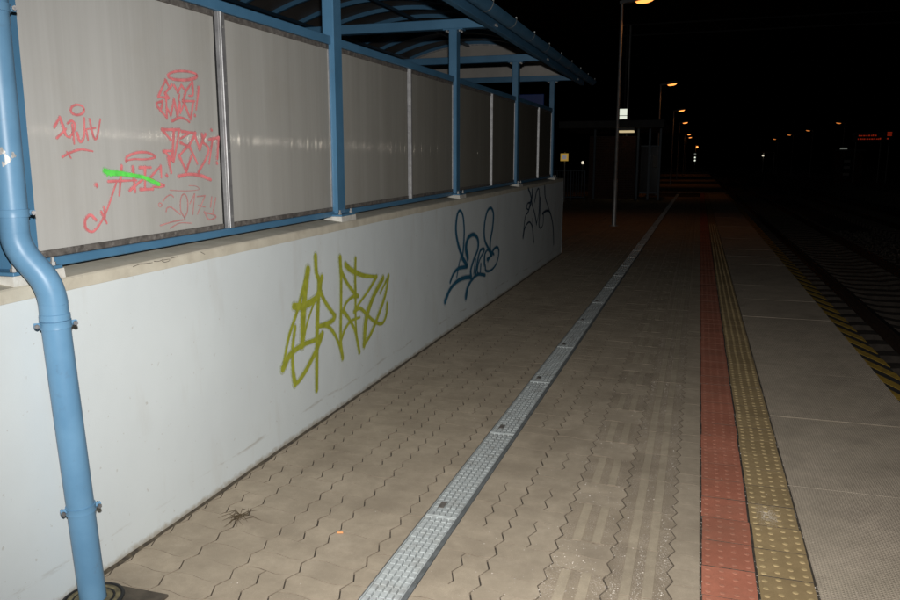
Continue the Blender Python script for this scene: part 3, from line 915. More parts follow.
for i in range(260):
    y = 2.3 + 6 * rg.random() ** 1.5
    pebble(rg.uniform(-2.1, 1.2), y, 0.0, 0.0013 + 0.002 * rg.random() ** 3)
for i in range(900):
    pebble(rg.gauss(0.385, 0.024), rg.gauss(3.62, 0.05), 0.0, 0.0007 + 0.0008 * rg.random())
tag(g.build('grit', 'grit'), 'pale grit scattered over the ribbed pavers and tile joints', 'grit', kind='stuff')

# ------------------------------------------------------------------ low white wall
wall = MB(W)
S0, S1 = 0.7, 13.87
NS, NZ = 80, 10
zb, zt = -0.22, 1.118
def wz(s, t):
    lo = -WSH * s - 0.03
    return lo + (zt - lo) * t
vs, fs = [], []
for i in range(NS + 1):
    s = S0 + (S1 - S0) * i / NS
    for j in range(NZ + 1):
        z = wz(s, j / NZ)
        vs.append((0.004 * mnoise.noise(Vector((s * 1.2, z * 1.5, 0))) - 0.003, s, z))
for i in range(NS):
    for j in range(NZ):
        a = i * (NZ + 1) + j
        fs.append((a, a + NZ + 1, a + NZ + 2, a + 1))
wall.add(vs, fs)
wall.add([(0.0, S1, -0.25), (-0.25, S1, -0.25), (-0.25, S1, zt), (0.0, S1, zt)], [(0, 1, 2, 3)])
wall.add([(0.0, S0, -0.1), (-0.25, S0, -0.1), (-0.25, S0, zt), (0.0, S0, zt)], [(3, 2, 1, 0)])
wall.add([(-0.25, S0, -0.1), (-0.25, S1, -0.25), (-0.25, S1, zt), (-0.25, S0, zt)], [(3, 2, 1, 0)])
WALL = empty('low_wall', W(0, S0, 0))
tag(WALL, 'long low white wall with sprayed tags under the grey shelter panels', 'wall')
wall.build('wall_face', 'white_render', WALL, smooth=True)
cap = MB(W)
prof = [(0.0005, 1.118), (0.0005, 1.160), (-0.006, 1.166), (-0.20, 1.189), (-0.26, 1.189), (-0.26, 1.118)]
NC = 90
vs, fs = [], []
rg = random.Random(2)
for i in range(NC + 1):
    s = S0 - 0.01 + (S1 + 0.02 - S0) * i / NC
    for k, (a, z) in enumerate(prof):
        j = 0.0022 * mnoise.noise(Vector((s * 5, k * 7.1, 1)))
        vs.append((a + (j if k < 3 else 0), s, z + j))
n = len(prof)
for i in range(NC):
    for k in range(n):
        k2 = (k + 1) % n
        fs.append((i * n + k, (i + 1) * n + k, (i + 1) * n + k2, i * n + k2))
fs += [tuple(range(n)), tuple(NC * n + k for k in range(n))[::-1]]
cap.add(vs, fs)
cap.build('wall_cap', 'concrete_cap', WALL, smooth=True, sharp=25)
# open dirty joint between the paving and the wall
j = MB(W)
vs, fs = [], []
N = 240
for i in range(N + 1):
    s = S0 + (S1 - S0) * i / N
    w_ = 0.012 + 0.010 * (mnoise.noise(Vector((s * 7, 0, 0))) + 0.6 * mnoise.noise(Vector((s * 23, 4, 0))))
    w_ = max(0.004, w_)
    z0 = -WSH * s
    vs += [(-0.004, s, z0 + 0.006 + 0.004 * mnoise.noise(Vector((s * 19, 2, 0)))), (w_ * 0.5, s, z0 + 0.0035), (w_ + 0.004, s, z0 + 0.0012)]
for i in range(N):
    for k in (0, 1):
        fs.append((i * 3 + k, (i + 1) * 3 + k, (i + 1) * 3 + k + 1, i * 3 + k + 1))
j.add(vs, fs)
j.build('dirt_joint', 'dirt_fill', WALL, smooth=True)

# ------------------------------------------------------------------ spray tags
def catmull(pts, sub=6):
    P = [Vector(p) for p in pts]
    if len(P) < 3:
        return [P[0].lerp(P[-1], t / 4) for t in range(5)]
    out = []
    for i in range(len(P) - 1):
        p0 = P[i - 1] if i else P[0] * 2 - P[1]
        p3 = P[i + 2] if i + 2 < len(P) else P[-1] * 2 - P[-2]
        p1, p2 = P[i], P[i + 1]
        for k in range(sub):
            t = k / sub
            out.append(0.5 * ((2 * p1) + (p2 - p0) * t + (2 * p0 - 5 * p1 + 4 * p2 - p3) * t * t + (3 * p1 - p0 - 3 * p2 + p3) * t ** 3))
    out.append(P[-1])
    return out
BOLD = 2.0
WIDE = 1.0
def stroke_mesh(mb, w, pts, a, rg):
    c = catmull(pts)
    n = len(c)
    vs = []
    for i, p in enumerate(c):
        d = (c[min(i + 1, n - 1)] - c[max(i - 1, 0)])
        d = d.normalized() if d.length > 1e-6 else Vector((1, 0))
        nn = Vector((-d.y, d.x))
        t = i / (n - 1)
        ww = 0.5 * w * BOLD * (1.0 - 0.22 * t + 0.10 * math.sin(5 * t + w * 900))
        nn = Vector((nn.x * WIDE, nn.y))
        vs += [(a, *(p + nn * ww)), (a, *(p - nn * ww))]
    fs = [(2 * i, 2 * i + 1, 2 * i + 3, 2 * i + 2) for i in range(n - 1)]
    for e, i0, sg in ((c[0], 0, 1), (c[-1], n - 1, -1)):
        p, q = Vector(vs[2 * i0][1:]), Vector(vs[2 * i0 + 1][1:])
        r = (p - q) * 0.5
        mid = (p + q) * 0.5
        b = len(vs)
        for k in range(1, 6):
            an = math.pi * k / 6 * sg
            rr = Vector((r.x * math.cos(an) - r.y * math.sin(an), r.x * math.sin(an) + r.y * math.cos(an)))
            vs.append((a, *(mid + rr)))
        fs.append((2 * i0, b, b + 1, b + 2, b + 3, b + 4, 2 * i0 + 1))
    mb.add(vs, fs)
def graffiti(keys, matname, a, parent, label, bold=2.0, wide=1.0):
    global BOLD, WIDE
    WIDE = wide
    rg = random.Random(1)
    tagobj = None
    for nm, k_, da, mt in (('graffiti_tag', 1.0, 0.0, matname), ('overspray', 1.55, -0.0009, matname.replace('spray_', 'mist_'))):
        BOLD = bold * k_
        mb = MB(W)
        for k in keys:
            for i, (w, pts) in enumerate(STROKES[k]):
                stroke_mesh(mb, w, pts, a + da + (0.00012 * i if da == 0 else 0.00002 * i), rg)
        o = mb.build(nm, mt, parent)
        if tagobj is None:
            tagobj = o
            o['label'] = label
    BOLD, WIDE = 1.0, 1.0
graffiti(['olive'], 'spray_olive', 0.0025, WALL, 'olive green spray paint tag', 1.55, 1.6)
graffiti(['blue'], 'spray_blue', 0.0025, WALL, 'looping teal blue spray paint tag', 1.85, 2.0)
graffiti(['navy'], 'spray_navy', 0.0025, WALL, 'dark blue spray paint tag near the wall end', 1.5, 2.8)

# scorch marks on the cap
m = MB(W)
rg = random.Random(4)
for q in ([(2.56, 1.156), (2.60, 1.161), (2.63, 1.158)], [(2.61, 1.160), (2.68, 1.157)], [(2.69, 1.161), (2.72, 1.157), (2.75, 1.161)], [(2.74, 1.156), (2.76, 1.148), (2.79, 1.150), (2.79, 1.157), (2.75, 1.158)], [(2.80, 1.159), (2.85, 1.161)], [(3.02, 1.160), (3.05, 1.146)]):
    stroke_mesh(m, 0.0028, q, 0.0035, rg)
m.build('scratch_mark', 'soot', WALL)

# ------------------------------------------------------------------ shelter over the stairs
SH = empty('stair_shelter', W(-0.1, 2.1, 1.15))
tag(SH, 'blue steel shelter with grey panels and arched roof above white wall', 'shelter')
POST_R = [2.16, 4.755, 7.495, 10.32, 13.18]
STRIP = [3.393, 6.11, 8.906, 11.86]
PD = 0.122
BACK = -3.02
def hexbolt(mb, a, s, z, r, h, mi=0):
    vs = [(a + r * math.cos(k * math.pi / 3), s + r * math.sin(k * math.pi / 3), zz) for zz in (z, z + h) for k in range(6)]
    mb.add(vs, [tuple(range(6))[::-1], tuple(range(6, 12))] + [(k, (k + 1) % 6, 6 + (k + 1) % 6, 6 + k) for k in range(6)], mi)
for side, off in (('front', 0.0), ('back', BACK)):
    for i, r in enumerate(POST_R):
        sg = 1 if side == 'front' else -1
        o_ = lambda a: off + a
        p = MB(W); p.bbox((o_(-0.14), r - PD, 1.212), (o_(-0.06), r, 2.782), 0.006)
        post = p.build('post', 'blue_paint', SH)
        b = MB(W); b.bbox((o_(-0.195), r - PD - 0.045, 1.2005), (o_(-0.012), r + 0.05, 1.2125), 0.002)
        b.build('base_plate', 'blue_paint', post)
        for (da, ds) in ((-0.035, r + 0.028), (-0.035, r - PD - 0.022), (-0.172, r + 0.028)):
            b = MB(W); hexbolt(b, o_(da), ds, 1.2127, 0.011, 0.012); hexbolt(b, o_(da), ds, 1.2247, 0.0065, 0.016)
            b.build('bolt', 'zinc_bolt', post)
        if side == 'front':
            b = MB(W)
            a0, a1, s0, s1 = -0.198, -0.008, r - PD - 0.05, r + 0.055
            b.add([(a0, s0, 1.19), (a1, s0, 1.162), (a1, s1, 1.162), (a0, s1, 1.19), (a0, s0, 1.2004), (a1 - 0.004, s0, 1.2004), (a1 - 0.004, s1, 1.2004), (a0, s1, 1.2004)],
                  [(3, 2, 1, 0), (4, 5, 6, 7), (0, 1, 5, 4), (1, 2, 6, 5), (2, 3, 7, 6), (3, 0, 4, 7)])
            b.build('grout_wedge', 'grout', WALL)
        else:
            b = MB(W); b.box((o_(-0.2), r - PD - 0.05, -0.3), (o_(-0.01), r + 0.05, 1.2)); b.build('pier', 'concrete_cap', SH)
for i in range(4):
    s0, s1 = POST_R[i], POST_R[i + 1] - PD
    m = MB(W); m.bbox((-0.125, s0 + 0.001, 1.197), (-0.082, s1 - 0.001, 1.232), 0.004); m.build('lower_rail', 'blue_paint', SH)
    m = MB(W); m.bbox((-0.125, s0 + 0.001, 2.288), (-0.078, s1 - 0.001, 2.340), 0.004); m.build('top_rail', 'blue_paint', SH)
    q = STRIP[i]
    for k, (p0, p1) in enumerate(((s0 + 0.004, q - 0.026), (q + 0.055, s1 - 0.004))):
        vs, fs = [], []
        m = MB(W)
        n = 24
        for f_, a in ((0, -0.10), (1, -0.110)):
            for u in range(n + 1):
                s = p0 + (p1 - p0) * u / n
                da = 0.0012 * mnoise.noise(Vector((s * 2.1, 5.0, 0)))
                vs += [(a + da, s, 1.25), (a + da, s, 2.27)]
        h = 2 * (n + 1)
        for u in range(n):
            fs.append((2 * u, 2 * u + 2, 2 * u + 3, 2 * u + 1)); fs.append((h + 2 * u + 1, h + 2 * u + 3, h + 2 * u + 2, h + 2 * u))
            fs.append((2 * u + 1, 2 * u + 3, h + 2 * u + 3, h + 2 * u + 1)); fs.append((2 * u + 2, 2 * u, h + 2 * u, h + 2 * u + 2))
        fs.append((0, 1, h + 1, h)); fs.append((2 * n + 1, 2 * n, h + 2 * n, h + 2 * n + 1))
        m.add(vs, fs)
        pan = m.build('panel', 'ribbed_sheet', SH)
        t = MB(W); t.bbox((-0.118, p0, 1.2325), (-0.0925, p1, 1.259), 0.003); t.build('edge_trim', 'dark_trim', pan)
        t = MB(W); t.bbox((-0.118, p0, 2.258), (-0.0925, p1, 2.2875), 0.003); t.build('edge_trim', 'dark_trim', pan)
        if k == 0 or i > 0:
            t = MB(W); t.box((-0.118, p0 - 0.001, 1.26), (-0.093, p0 + 0.012, 2.257)); t.build('edge_trim', 'aluminium', pan)
        if k == 1:
            t = MB(W); t.box((-0.118, p1 - 0.012, 1.26), (-0.093, p1 + 0.001, 2.257)); t.build('edge_trim', 'aluminium', pan)
        if i == 0 and k == 0:
            graffiti(['pink_a'], 'spray_pink', -0.0965, pan, 'pink tag with a small oval over it', 1.35, 1.3)
            graffiti(['pink_b'], 'spray_pink', -0.0965, pan, 'pink lettering under a pink oval', 1.35, 1.3)
            graffiti(['pink_c'], 'spray_pink', -0.0965, pan, 'large angular pink tag with underline', 1.35, 1.3)
            graffiti(['pink_d'], 'spray_pink', -0.0965, pan, 'pink tag with a long curled tail', 1.35, 1.3)
            graffiti(['green'], 'spray_green', -0.0925, pan, 'bright green stroke', 1.6, 1.2)
            graffiti(['pink_e'], 'spray_pink_thin', -0.0965, pan, 'thin pink writing 2017', 1.5, 1.3)
    # aluminium joint strip with a raised rib and a dark gap beside it
    t = MB(W); t.box((-0.116, q - 0.026, 1.2325), (-0.107, q + 0.002, 2.2875)); t.build('joint_gap', 'black_gap', SH)
    t = MB(W); t.bbox((-0.116, q + 0.001, 1.2325), (-0.086, q + 0.0555, 2.2872), 0.002)
    t.bbox((-0.09, q + 0.001, 1.2326), (-0.074, q + 0.018, 2.2871), 0.003)
    st = t.build('joint_strip', 'aluminium', SH)
    for z in (1.29, 1.62, 1.95, 2.22):
        b = MB(lambda x, y, z_: W(z_ - 0.0865, q + 0.037 + x, y + z))
        hexbolt(b, 0, 0, 0, 0.0085, 0.005); b.build('screw', 'zinc_bolt', st)

# arched roof
AC, HALF, ZE, RISE = -1.5, 1.79, 2.875, 0.575
RR = (HALF ** 2 + RISE ** 2) / (2 * RISE)
ZC = ZE + RISE - RR
TH = math.asin(HALF / RR)
def arch(t, r=0.0):
    th = TH * t
    return AC + (RR + r) * math.sin(th), ZC + (RR + r) * math.cos(th)
def arch_strip(mb, s0, s1, r0, r1, t0=-1.0, t1=1.0, n=28, mi=0):
    vs, fs = [], []
    for u in range(n + 1):
        t = t0 + (t1 - t0) * u / n
        a0, z0 = arch(t, r0); a1, z1 = arch(t, r1)
        vs += [(a0, s0, z0), (a0, s1, z0), (a1, s1, z1), (a1, s0, z1)]
    for u in range(n):
        b = 4 * u
        for k in range(4):
            k2 = (k + 1) % 4
            fs.append((b + k, b + k2, b + 4 + k2, b + 4 + k))
    fs += [(3, 2, 1, 0), (4 * n, 4 * n + 1, 4 * n + 2, 4 * n + 3)]
    mb.add(vs, fs, mi)
RS0, RS1 = 1.7, 13.75
s = 1.75
while s < 13.3:
    m = MB(W); arch_strip(m, s - 0.02, s + 0.02, 0.0, 0.05)
    m.build('arch_rib', 'blue_paint', SH)
    s += 0.677
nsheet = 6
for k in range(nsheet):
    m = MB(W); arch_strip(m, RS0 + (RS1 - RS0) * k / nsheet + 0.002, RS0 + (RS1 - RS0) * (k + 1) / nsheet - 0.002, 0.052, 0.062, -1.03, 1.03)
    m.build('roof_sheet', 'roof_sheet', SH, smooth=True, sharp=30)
for r in POST_R:
    m = MB(W); m.bbox((-3.30, r - PD - 0.002, 2.784), (0.25, r - 0.02, 2.872), 0.005)
    tb = m.build('tie_beam', 'blue_paint', SH)
    for a in (-0.165, -0.035):
        for ds in (-0.03, -PD + 0.02):
            b = MB(W); hexbolt(b, a, r + ds, 2.757, 0.012, 0.026); b.build('bolt', 'zinc_bolt', tb)
    b = MB(W); b.bbox((-0.20, r - PD - 0.004, 2.7725), (0.0, r - 0.015, 2.7835), 0.002); b.build('head_plate', 'blue_paint', tb)
for a0, a1 in ((0.25, 0.315), (-3.36, -3.30)):
    m = MB(W); m.bbox((a0, RS0 - 0.05, 2.765), (a1, 13.9, 2.895), 0.006)
    eb = m.build('eave_beam', 'blue_paint', SH)
    if a0 > 0:
        for r in POST_R:
            for ds in (-0.10, -0.04):
                b = MB(lambda x, y, z_, r=r, ds=ds: W(0.315 + z_, r + ds + x, 2.80 + y)); hexbolt(b, 0, 0, 0, 0.013, 0.012); b.build('bolt', 'zinc_bolt', eb)
for t in (0.60, -0.05, -0.6):
    a, z = arch(t)
    m = MB(W); m.bbox((a - 0.02, RS0, z - 0.042), (a + 0.02, 13.3, z - 0.001), 0.004); m.build('purlin', 'dark_blue', SH)  # darker than the frame blue: shade under the roof is put into the colour
# gable at the far end: sheet and white edge
m = MB(W)
n = 28
vs = []
for u in range(n + 1):
    t = -1 + 2 * u / n
    a, z = arch(t, 0.0)
    vs += [(a, 13.27, 2.873), (a, 13.27, max(2.874, z))]
m.add(vs, [(2 * u, 2 * u + 2, 2 * u + 3, 2 * u + 1) for u in range(n)])
vs2 = [(a, s_ + 0.012, z) for a, s_, z in vs]
m.add(vs2, [(2 * u, 2 * u + 1, 2 * u + 3, 2 * u + 2) for u in range(n)])
gb = m.build('gable_sheet', 'gable_sheet', SH)
m = MB(W); arch_strip(m, 13.235, 13.262, -0.022, 0.0, -0.985, 0.985); m.box((-3.2, 13.235, 2.8735), (0.2, 13.262, 2.886))
m.build('edge_trim', 'aluminium', gb)

# gutter with its brackets
gutter_a, gutter_z, gr = 0.405, 2.86, 0.07
m = MB(W)
vs, fs = [], []
n = 14
for i in range(2):
    s = (RS0 - 0.1, 14.35)[i]
    for rr in (gr, gr - 0.006):
        for k in range(n + 1):
            th = math.pi * (1.04 + 0.92 * k / n) if rr == gr else math.pi * (1.96 - 0.92 * k / n)
            vs.append((gutter_a + rr * math.cos(th), s, gutter_z + 0.02 + rr * math.sin(th) * 1.15))
N = 2 * (n + 1)
fs = [(k, (k + 1) % N, N + (k + 1) % N, N + k) for k in range(N)]
for i in (0, 1):
    fs.append(tuple(i * N + k for k in range(n + 1)))
m.add(vs, fs)
gut = m.build('gutter', 'blue_paint', SH, smooth=True)
s = 2.0
while s < 14.3:
    b = MB(W)
    vs, fs = [], []
    for q, (rr, ds) in enumerate(((gr + 0.004, 0), (gr + 0.004, 0.028))):
        for k in range(n + 1):
            th = math.pi * (1.0 + 1.0 * k / n)
            vs.append((gutter_a + rr * math.cos(th), s + ds, gutter_z + 0.02 + rr * math.sin(th) * 1.15))
    fs = [(k, k + 1, n + 2 + k, n + 1 + k) for k in range(n)]
    b.add(vs, fs)
    b.box((gutter_a + gr - 0.004, s, gutter_z + 0.02), (gutter_a + gr + 0.006, s + 0.028, gutter_z + 0.034))
    b.build('gutter_bracket', 'galvanised', gut)
    s += 0.93
# sheet fixings that stick up along the eave
s = 2.1
while s < 13.8:
    b = MB(W)
    a, z = arch(1.0, 0.064)
    hexbolt(b, a - 0.03, s, z - 0.005, 0.014, 0.018); b.build('fixing_cap', 'concrete_cap', SH)
    s += 0.70

# ------------------------------------------------------------------ downpipe
DP = empty('downpipe', W(0.104, 2.096, 0))
tag(DP, 'pale blue round downpipe with a bend, fixed to the first blue post', 'pipe')
pth = [(0.40, 2.0, 2.80), (0.385, 2.0, 2.74), (0.33, 2.0, 2.68), (0.08, 2.0, 2.56), (0.025, 2.0, 2.50), (0.004, 2.0, 2.42), (0.003, 2.0, 2.0), (0.003, 2.0, 1.412), (0.001, 2.001, 1.36), (0.004, 2.004, 1.317),
       (0.018, 2.011, 1.278), (0.038, 2.02, 1.245), (0.058, 2.03, 1.215), (0.074, 2.039, 1.182), (0.084, 2.046, 1.145), (0.0885, 2.05, 1.10), (0.089, 2.05, 1.05), (0.096, 2.07, 0.55), (0.103, 2.096, -0.028)]
P = [Vector(W(*p)) for p in pth]
sm = catmull([tuple(p) for p in P], 5)
RP = 0.0465
m = MB(); m.tube(sm, RP, 28)
m.build('pipe', 'blue_pipe', DP, smooth=True)
def at_path(z):
    for i in range(len(P) - 1):
        z0, z1 = P[i].z, P[i + 1].z
        if (z0 - z) * (z1 - z) <= 0 and z0 != z1:
            return P[i].lerp(P[i + 1], (z - z0) / (z1 - z0)), (P[i + 1] - P[i]).normalized()
for z, kind in ((2.09, 'c'), (1.44, 'c'), (1.085, 's'), (1.06, 'c'), (0.375, 'c')):
    p, d = at_path(z)
    m = MB()
    if kind == 's':
        m.tube([p + d * t for t in (-0.012, -0.010, 0.010, 0.012)], [RP + 0.0005, RP + 0.003, RP + 0.003, RP + 0.0005], 28)
        m.build('socket_ring', 'blue_pipe', DP, smooth=True)
        continue
    m.tube([p + d * t for t in (-0.013, -0.0125, -0.006, 0.006, 0.0125, 0.013)], [RP + 0.0005, RP + 0.0045, RP + 0.0035, RP + 0.0035, RP + 0.0045, RP + 0.0005], 28)
    cl = m.build('clamp', 'blue_pipe', DP, smooth=True)
    right = Vector((math.cos(YAW + 0.6), math.sin(YAW + 0.6), 0))
    for sg in (1, -1):
        m = MB()
        q = p + right * (RP + 0.004) * sg
        nrm = Vector((-right.y, right.x, 0))
        m.tube([q - right * sg * 0.004 - nrm * 0.007, q + right * sg * 0.016 - nrm * 0.007], 0.0075, 4)
        m.tube([q - right * sg * 0.004 + nrm * 0.007, q + right * sg * 0.016 + nrm * 0.007], 0.0075, 4)
        m.build('clamp_ear', 'blue_pipe', cl)
        m = MB(); m.tube([q + right * sg * 0.009 - nrm * 0.02, q + right * sg * 0.009 + nrm * 0.02], 0.0045, 8)
        m.tube([q + right * sg * 0.009 - nrm * 0.024, q + right * sg * 0.009 - nrm * 0.016], 0.008, 6)
        m.build('clamp_bolt', 'dark_bolt', cl)
# chips of bare metal on the upper pipe
def chip(z, ang, w, h):
    p, d = at_path(z)
    m = MB()
    pts = []
    for k in range(9):
        t = 2 * math.pi * k / 9
        r = 1 + 0.35 * math.sin(3 * t + z * 40)
        an = ang + w * r * math.cos(t)
        pts.append((p.x + (RP + 0.0009) * math.cos(an), p.y + (RP + 0.0009) * math.sin(an), z + h * r * math.sin(t)))
    m.add(pts, [tuple(range(9))])
    m.build('paint_chip', 'zinc_bolt', DP)
chip(1.640, -1.05, 0.22, 0.012); chip(1.615, -0.75, 0.2, 0.016); chip(1.628, -0.35, 0.16, 0.01); chip(1.60, -1.0, 0.13, 0.008)

# gully plate at the foot of the pipe
GP = empty('gully_cover', W(0.13, 2.05, 0))
tag(GP, 'dirty dark square gully cover at the foot of the downpipe', 'drain cover')
m = MB(lambda a, s, z: (*W(a, s, 0)[:2], z)); m.bbox((0.004, 1.80, -0.02), (0.352, 2.205, 0.009), 0.004)
m.build('plate', 'cast_plate', GP)
c = Vector(W(0.103, 2.096, 0)); c.z = 0.0
def ring(r0, r1, z0, z1, n=36):
    m = MB()
    vs = []
    for k in range(n):
        t = 2 * math.pi * k / n
        j = 0.003 * mnoise.noise(Vector((math.cos(t) * 3, math.sin(t) * 3, r0 * 50)))
        for r, z in ((r0, z0 - 0.006), (r0, z1), ((r0 * 2 + r1) / 3, z1 + 0.003), (r1 + j, z1), (r1 + j, z0 - 0.006)):
            vs.append((c.x + r * math.cos(t), c.y + r * math.sin(t), z))
    fs = []
    for k in range(n):
        for q in range(4):
            fs.append((k * 5 + q, ((k + 1) % n) * 5 + q, ((k + 1) % n) * 5 + q + 1, k * 5 + q + 1))
    m.add(vs, fs)
    return m
ring(0.048, 0.066, 0.008, 0.014).build('sealing_ring', 'ring_moss', GP, smooth=True)
ring(0.0665, 0.076, 0.008, 0.011).build('sealing_ring', 'rubber', GP, smooth=True)
ring(0.0765, 0.094, 0.008, 0.012).build('sealing_ring', 'ring_moss', GP, smooth=True)
ring(0.0945, 0.108, 0.008, 0.0135).build('sealing_ring', 'rubber', GP, smooth=True)

# litter
m = MB(); m.tube([(-1.432, 2.853, 0.005), (-1.408, 2.861, 0.005)], 0.0042, 10)
cb = m.build('cigarette_butt', 'butt_orange', smooth=True)
tag(cb, 'orange cigarette butt lying on the pavers left of the drain', 'cigarette butt')
m = MB(); m.tube([(-1.4335, 2.8525, 0.005), (-1.4325, 2.8528, 0.005)], 0.0043, 10); m.build('burnt_end', 'soot', cb)
m = MB()
rg = random.Random(12)
for k in range(26):
    an = rg.uniform(0, 6.28); ln = rg.uniform(0.03, 0.11)
    x, y = -1.935 + rg.gauss(0, 0.012), 2.85 + rg.gauss(0, 0.012)
    bend = rg.gauss(0, 0.5)
    m.tube([(x, y, 0.004), (x + ln * 0.5 * math.cos(an), y + ln * 0.5 * math.sin(an), 0.012 + rg.random() * 0.014), (x + ln * math.cos(an + bend), y + ln * math.sin(an + bend), 0.003)], [0.0014, 0.0012, 0.0006], 4)
tag(m.build('dry_weed', 'dry_weed'), 'small withered weed on the pavers near the white wall', 'weed')

# ------------------------------------------------------------------ tracks
def make_track(cx, y0, y1, label, sl_end):
    T = empty('railway_track', (cx, y0, -0.78))
    tag(T, label, 'track', 'railway tracks beside the platform')
    mb = MB()
    prof = [(-1.30, -0.80), (1.30, -0.80), (1.29, -0.645), (0.95, -0.615), (0.55, -0.615), (0.3, -0.66), (-0.3, -0.66), (-0.55, -0.615), (-0.95, -0.615), (-1.29, -0.645)]
    n = len(prof)
    mb.add([(x, yy, z) for yy in (-0.13, 0.13) for x, z in prof], [tuple(range(n)), tuple(range(n, 2 * n))[::-1]] + [(k, n + k, n + (k + 1) % n, (k + 1) % n) for k in range(n)])
    me = mb.mesh('sleeper', 'sleeper')
    y = y0
    while y < sl_end:
        o = link('sleeper', me, T)
        o.location = (cx, y, 0)
        y += 0.608
    for sg in (-1, 1):
        r = MB()
        x = cx + sg * 0.75
        pr = [(-0.07, -0.614), (0.07, -0.614), (0.07, -0.604), (0.012, -0.585), (0.012, -0.50), (0.035, -0.488), (0.035, -0.458), (0.028, -0.45), (-0.028, -0.45), (-0.035, -0.458), (-0.035, -0.488), (-0.012, -0.50), (-0.012, -0.585), (-0.07, -0.604)]
        n = len(pr)
        vs = [(x + a, yy, z) for yy in (-10, y1) for a, z in pr]
        for k in range(n):
            r.add([vs[k], vs[(k + 1) % n], vs[n + (k + 1) % n], vs[n + k]], [(0, 3, 2, 1)], 1 if k == 7 else 0)
        r.build('rail', ['rail_steel', 'rail_head'], T)
    return T
make_track(3.18, 4.6, 300, 'nearest railway track with concrete sleepers below the striped platform edge', 70)
make_track(7.4, 6.0, 300, 'second railway track, farther from the striped platform edge', 60)
bl = MB()
rg = random.Random(31)
for i in range(9000):
    y = 4 + 26 * rg.random() ** 1.4; x = rg.uniform(1.55, 6.2)
    r = rg.uniform(0.02, 0.038)
    z = -0.80 + rg.uniform(0.01, 0.10)
    d = [Vector((rg.uniform(-1, 1), rg.uniform(-1, 1), rg.uniform(-1, 1))).normalized() * r * rg.uniform(.75, 1.2) for _ in range(1)]
    vs = [(x + r * rg.uniform(.7, 1.1), y, z), (x - r * rg.uniform(.7, 1.1), y, z), (x, y + r * rg.uniform(.7, 1.1), z + 0.2 * r), (x, y - r * rg.uniform(.7, 1.1), z), (x + d[0].x * .4, y + d[0].y * .4, z + r), (x, y, z - r)]
    bl.add(vs, [(0, 2, 4), (2, 1, 4), (1, 3, 4), (3, 0, 4), (2, 0, 5), (1, 2, 5), (3, 1, 5), (0, 3, 5)])
tag(bl.build('ballast', 'ballast_stone'), 'dark crushed stone ballast around the tracks', 'ballast', kind='stuff')

# ------------------------------------------------------------------ platform lamps
def make_lamp(x, y, h, label, group, lit, glowmat, arm=1):
    L = empty('platform_lamp', (x, y, 0))
    tag(L, label, 'lamp', group)
    m = MB(); m.tube([(x, y, 0), (x, y, 1.2), (x, y, 1.22), (x, y, h)], [0.06, 0.058, 0.045, 0.034], 14); m.build('pole', 'pole_steel', L, smooth=True)
    m = MB(); m.tube([(x, y, 0), (x, y, 0.02)], 0.12, 16); m.build('foot_flange', 'pole_steel', L)
    tilt = 0.14
    T = lambda u, v, w: (x + arm * (u * math.cos(tilt) - w * math.sin(tilt)), y + v, h + u * math.sin(tilt) + w * math.cos(tilt))
    m = MB(T)
    vs = []
    sec = [(-0.05, 0.05, 0.0, 0.07), (0.25, 0.075, -0.01, 0.10), (0.55, 0.12, -0.02, 0.13), (0.80, 0.09, -0.015, 0.09), (0.86, 0.03, 0.0, 0.04)]
    for u, hw_, z0, z1 in sec:
        vs += [(u, -hw_, z0), (u, hw_, z0), (u, hw_ * 0.7, z1), (u, -hw_ * 0.7, z1)]
    fs = [(0, 1, 2, 3), (16, 19, 18, 17)]
    for i in range(4):
        for k in range(4):
            k2 = (k + 1) % 4
            fs.append((4 * i + k, 4 * i + 4 + k, 4 * i + 4 + k2, 4 * i + k2))
    m.add(vs, fs)
    m.build('housing', 'lamp_housing', L)
    m = MB(T)
    vs, fs = [], []
    for i, (r, dz) in enumerate(((1.0, 0.0), (0.8, -0.05), (0.4, -0.075))):
        vs += [(0.56 + 0.235 * r * math.cos(2 * math.pi * k / 14), 0.085 * r * math.sin(2 * math.pi * k / 14), -0.022 + dz) for k in range(14)]
    for i in (0, 1):
        fs += [(14 * i + k, 14 * i + (k + 1) % 14, 14 * i + 14 + (k + 1) % 14, 14 * i + 14 + k) for k in range(14)]
    fs.append(tuple(range(28, 42)))
    m.add(vs, fs)
    m.build('lens', glowmat, L, smooth=True)
    if lit:
        ld = bpy.data.lights.new('lamp_light', 'SPOT')
        ld.energy = lit; ld.color = (1.0, 0.36, 0.09); ld.spot_size = math.radians(125); ld.spot_blend = 0.6; ld.shadow_soft_size = 0.1
        lo = bpy.data.objects.new('lamp_light', ld); COL.objects.link(lo)
        lo.parent = L
        lo.location = (arm * 0.56, 0, h - 0.08)
lab = ['nearest platform lamp, tall grey pole beyond the white wall end', 'second platform lamp along the row of orange lights', 'third platform lamp along the row of orange lights',
       'fourth platform lamp along the row of orange lights', 'fifth platform lamp along the row of orange lights', 'farthest platform lamp at the end of the orange row']
for (x, y), l in zip([(-2.07, 20.6), (-2.12, 42.0), (-2.1, 62.5), (-2.15, 81), (-2.2, 113), (-2.2, 126)], lab):
    make_lamp(x, y, 5.55, l, 'orange lamps along the near platform', 24, 'sodium')
lab2 = ['nearest orange lamp on the platform across the tracks', 'second orange lamp on the platform across the tracks', 'third orange lamp on the platform across the tracks', 'farthest orange lamp on the platform across the tracks']
for (x, y), l in zip([(13.4, 86), (12.8, 104), (12.2, 119), (11.9, 138)], lab2):
    make_lamp(x, y, 5.55, l, 'orange lamps on the platform across the tracks', 0, 'sodium_far', -1)

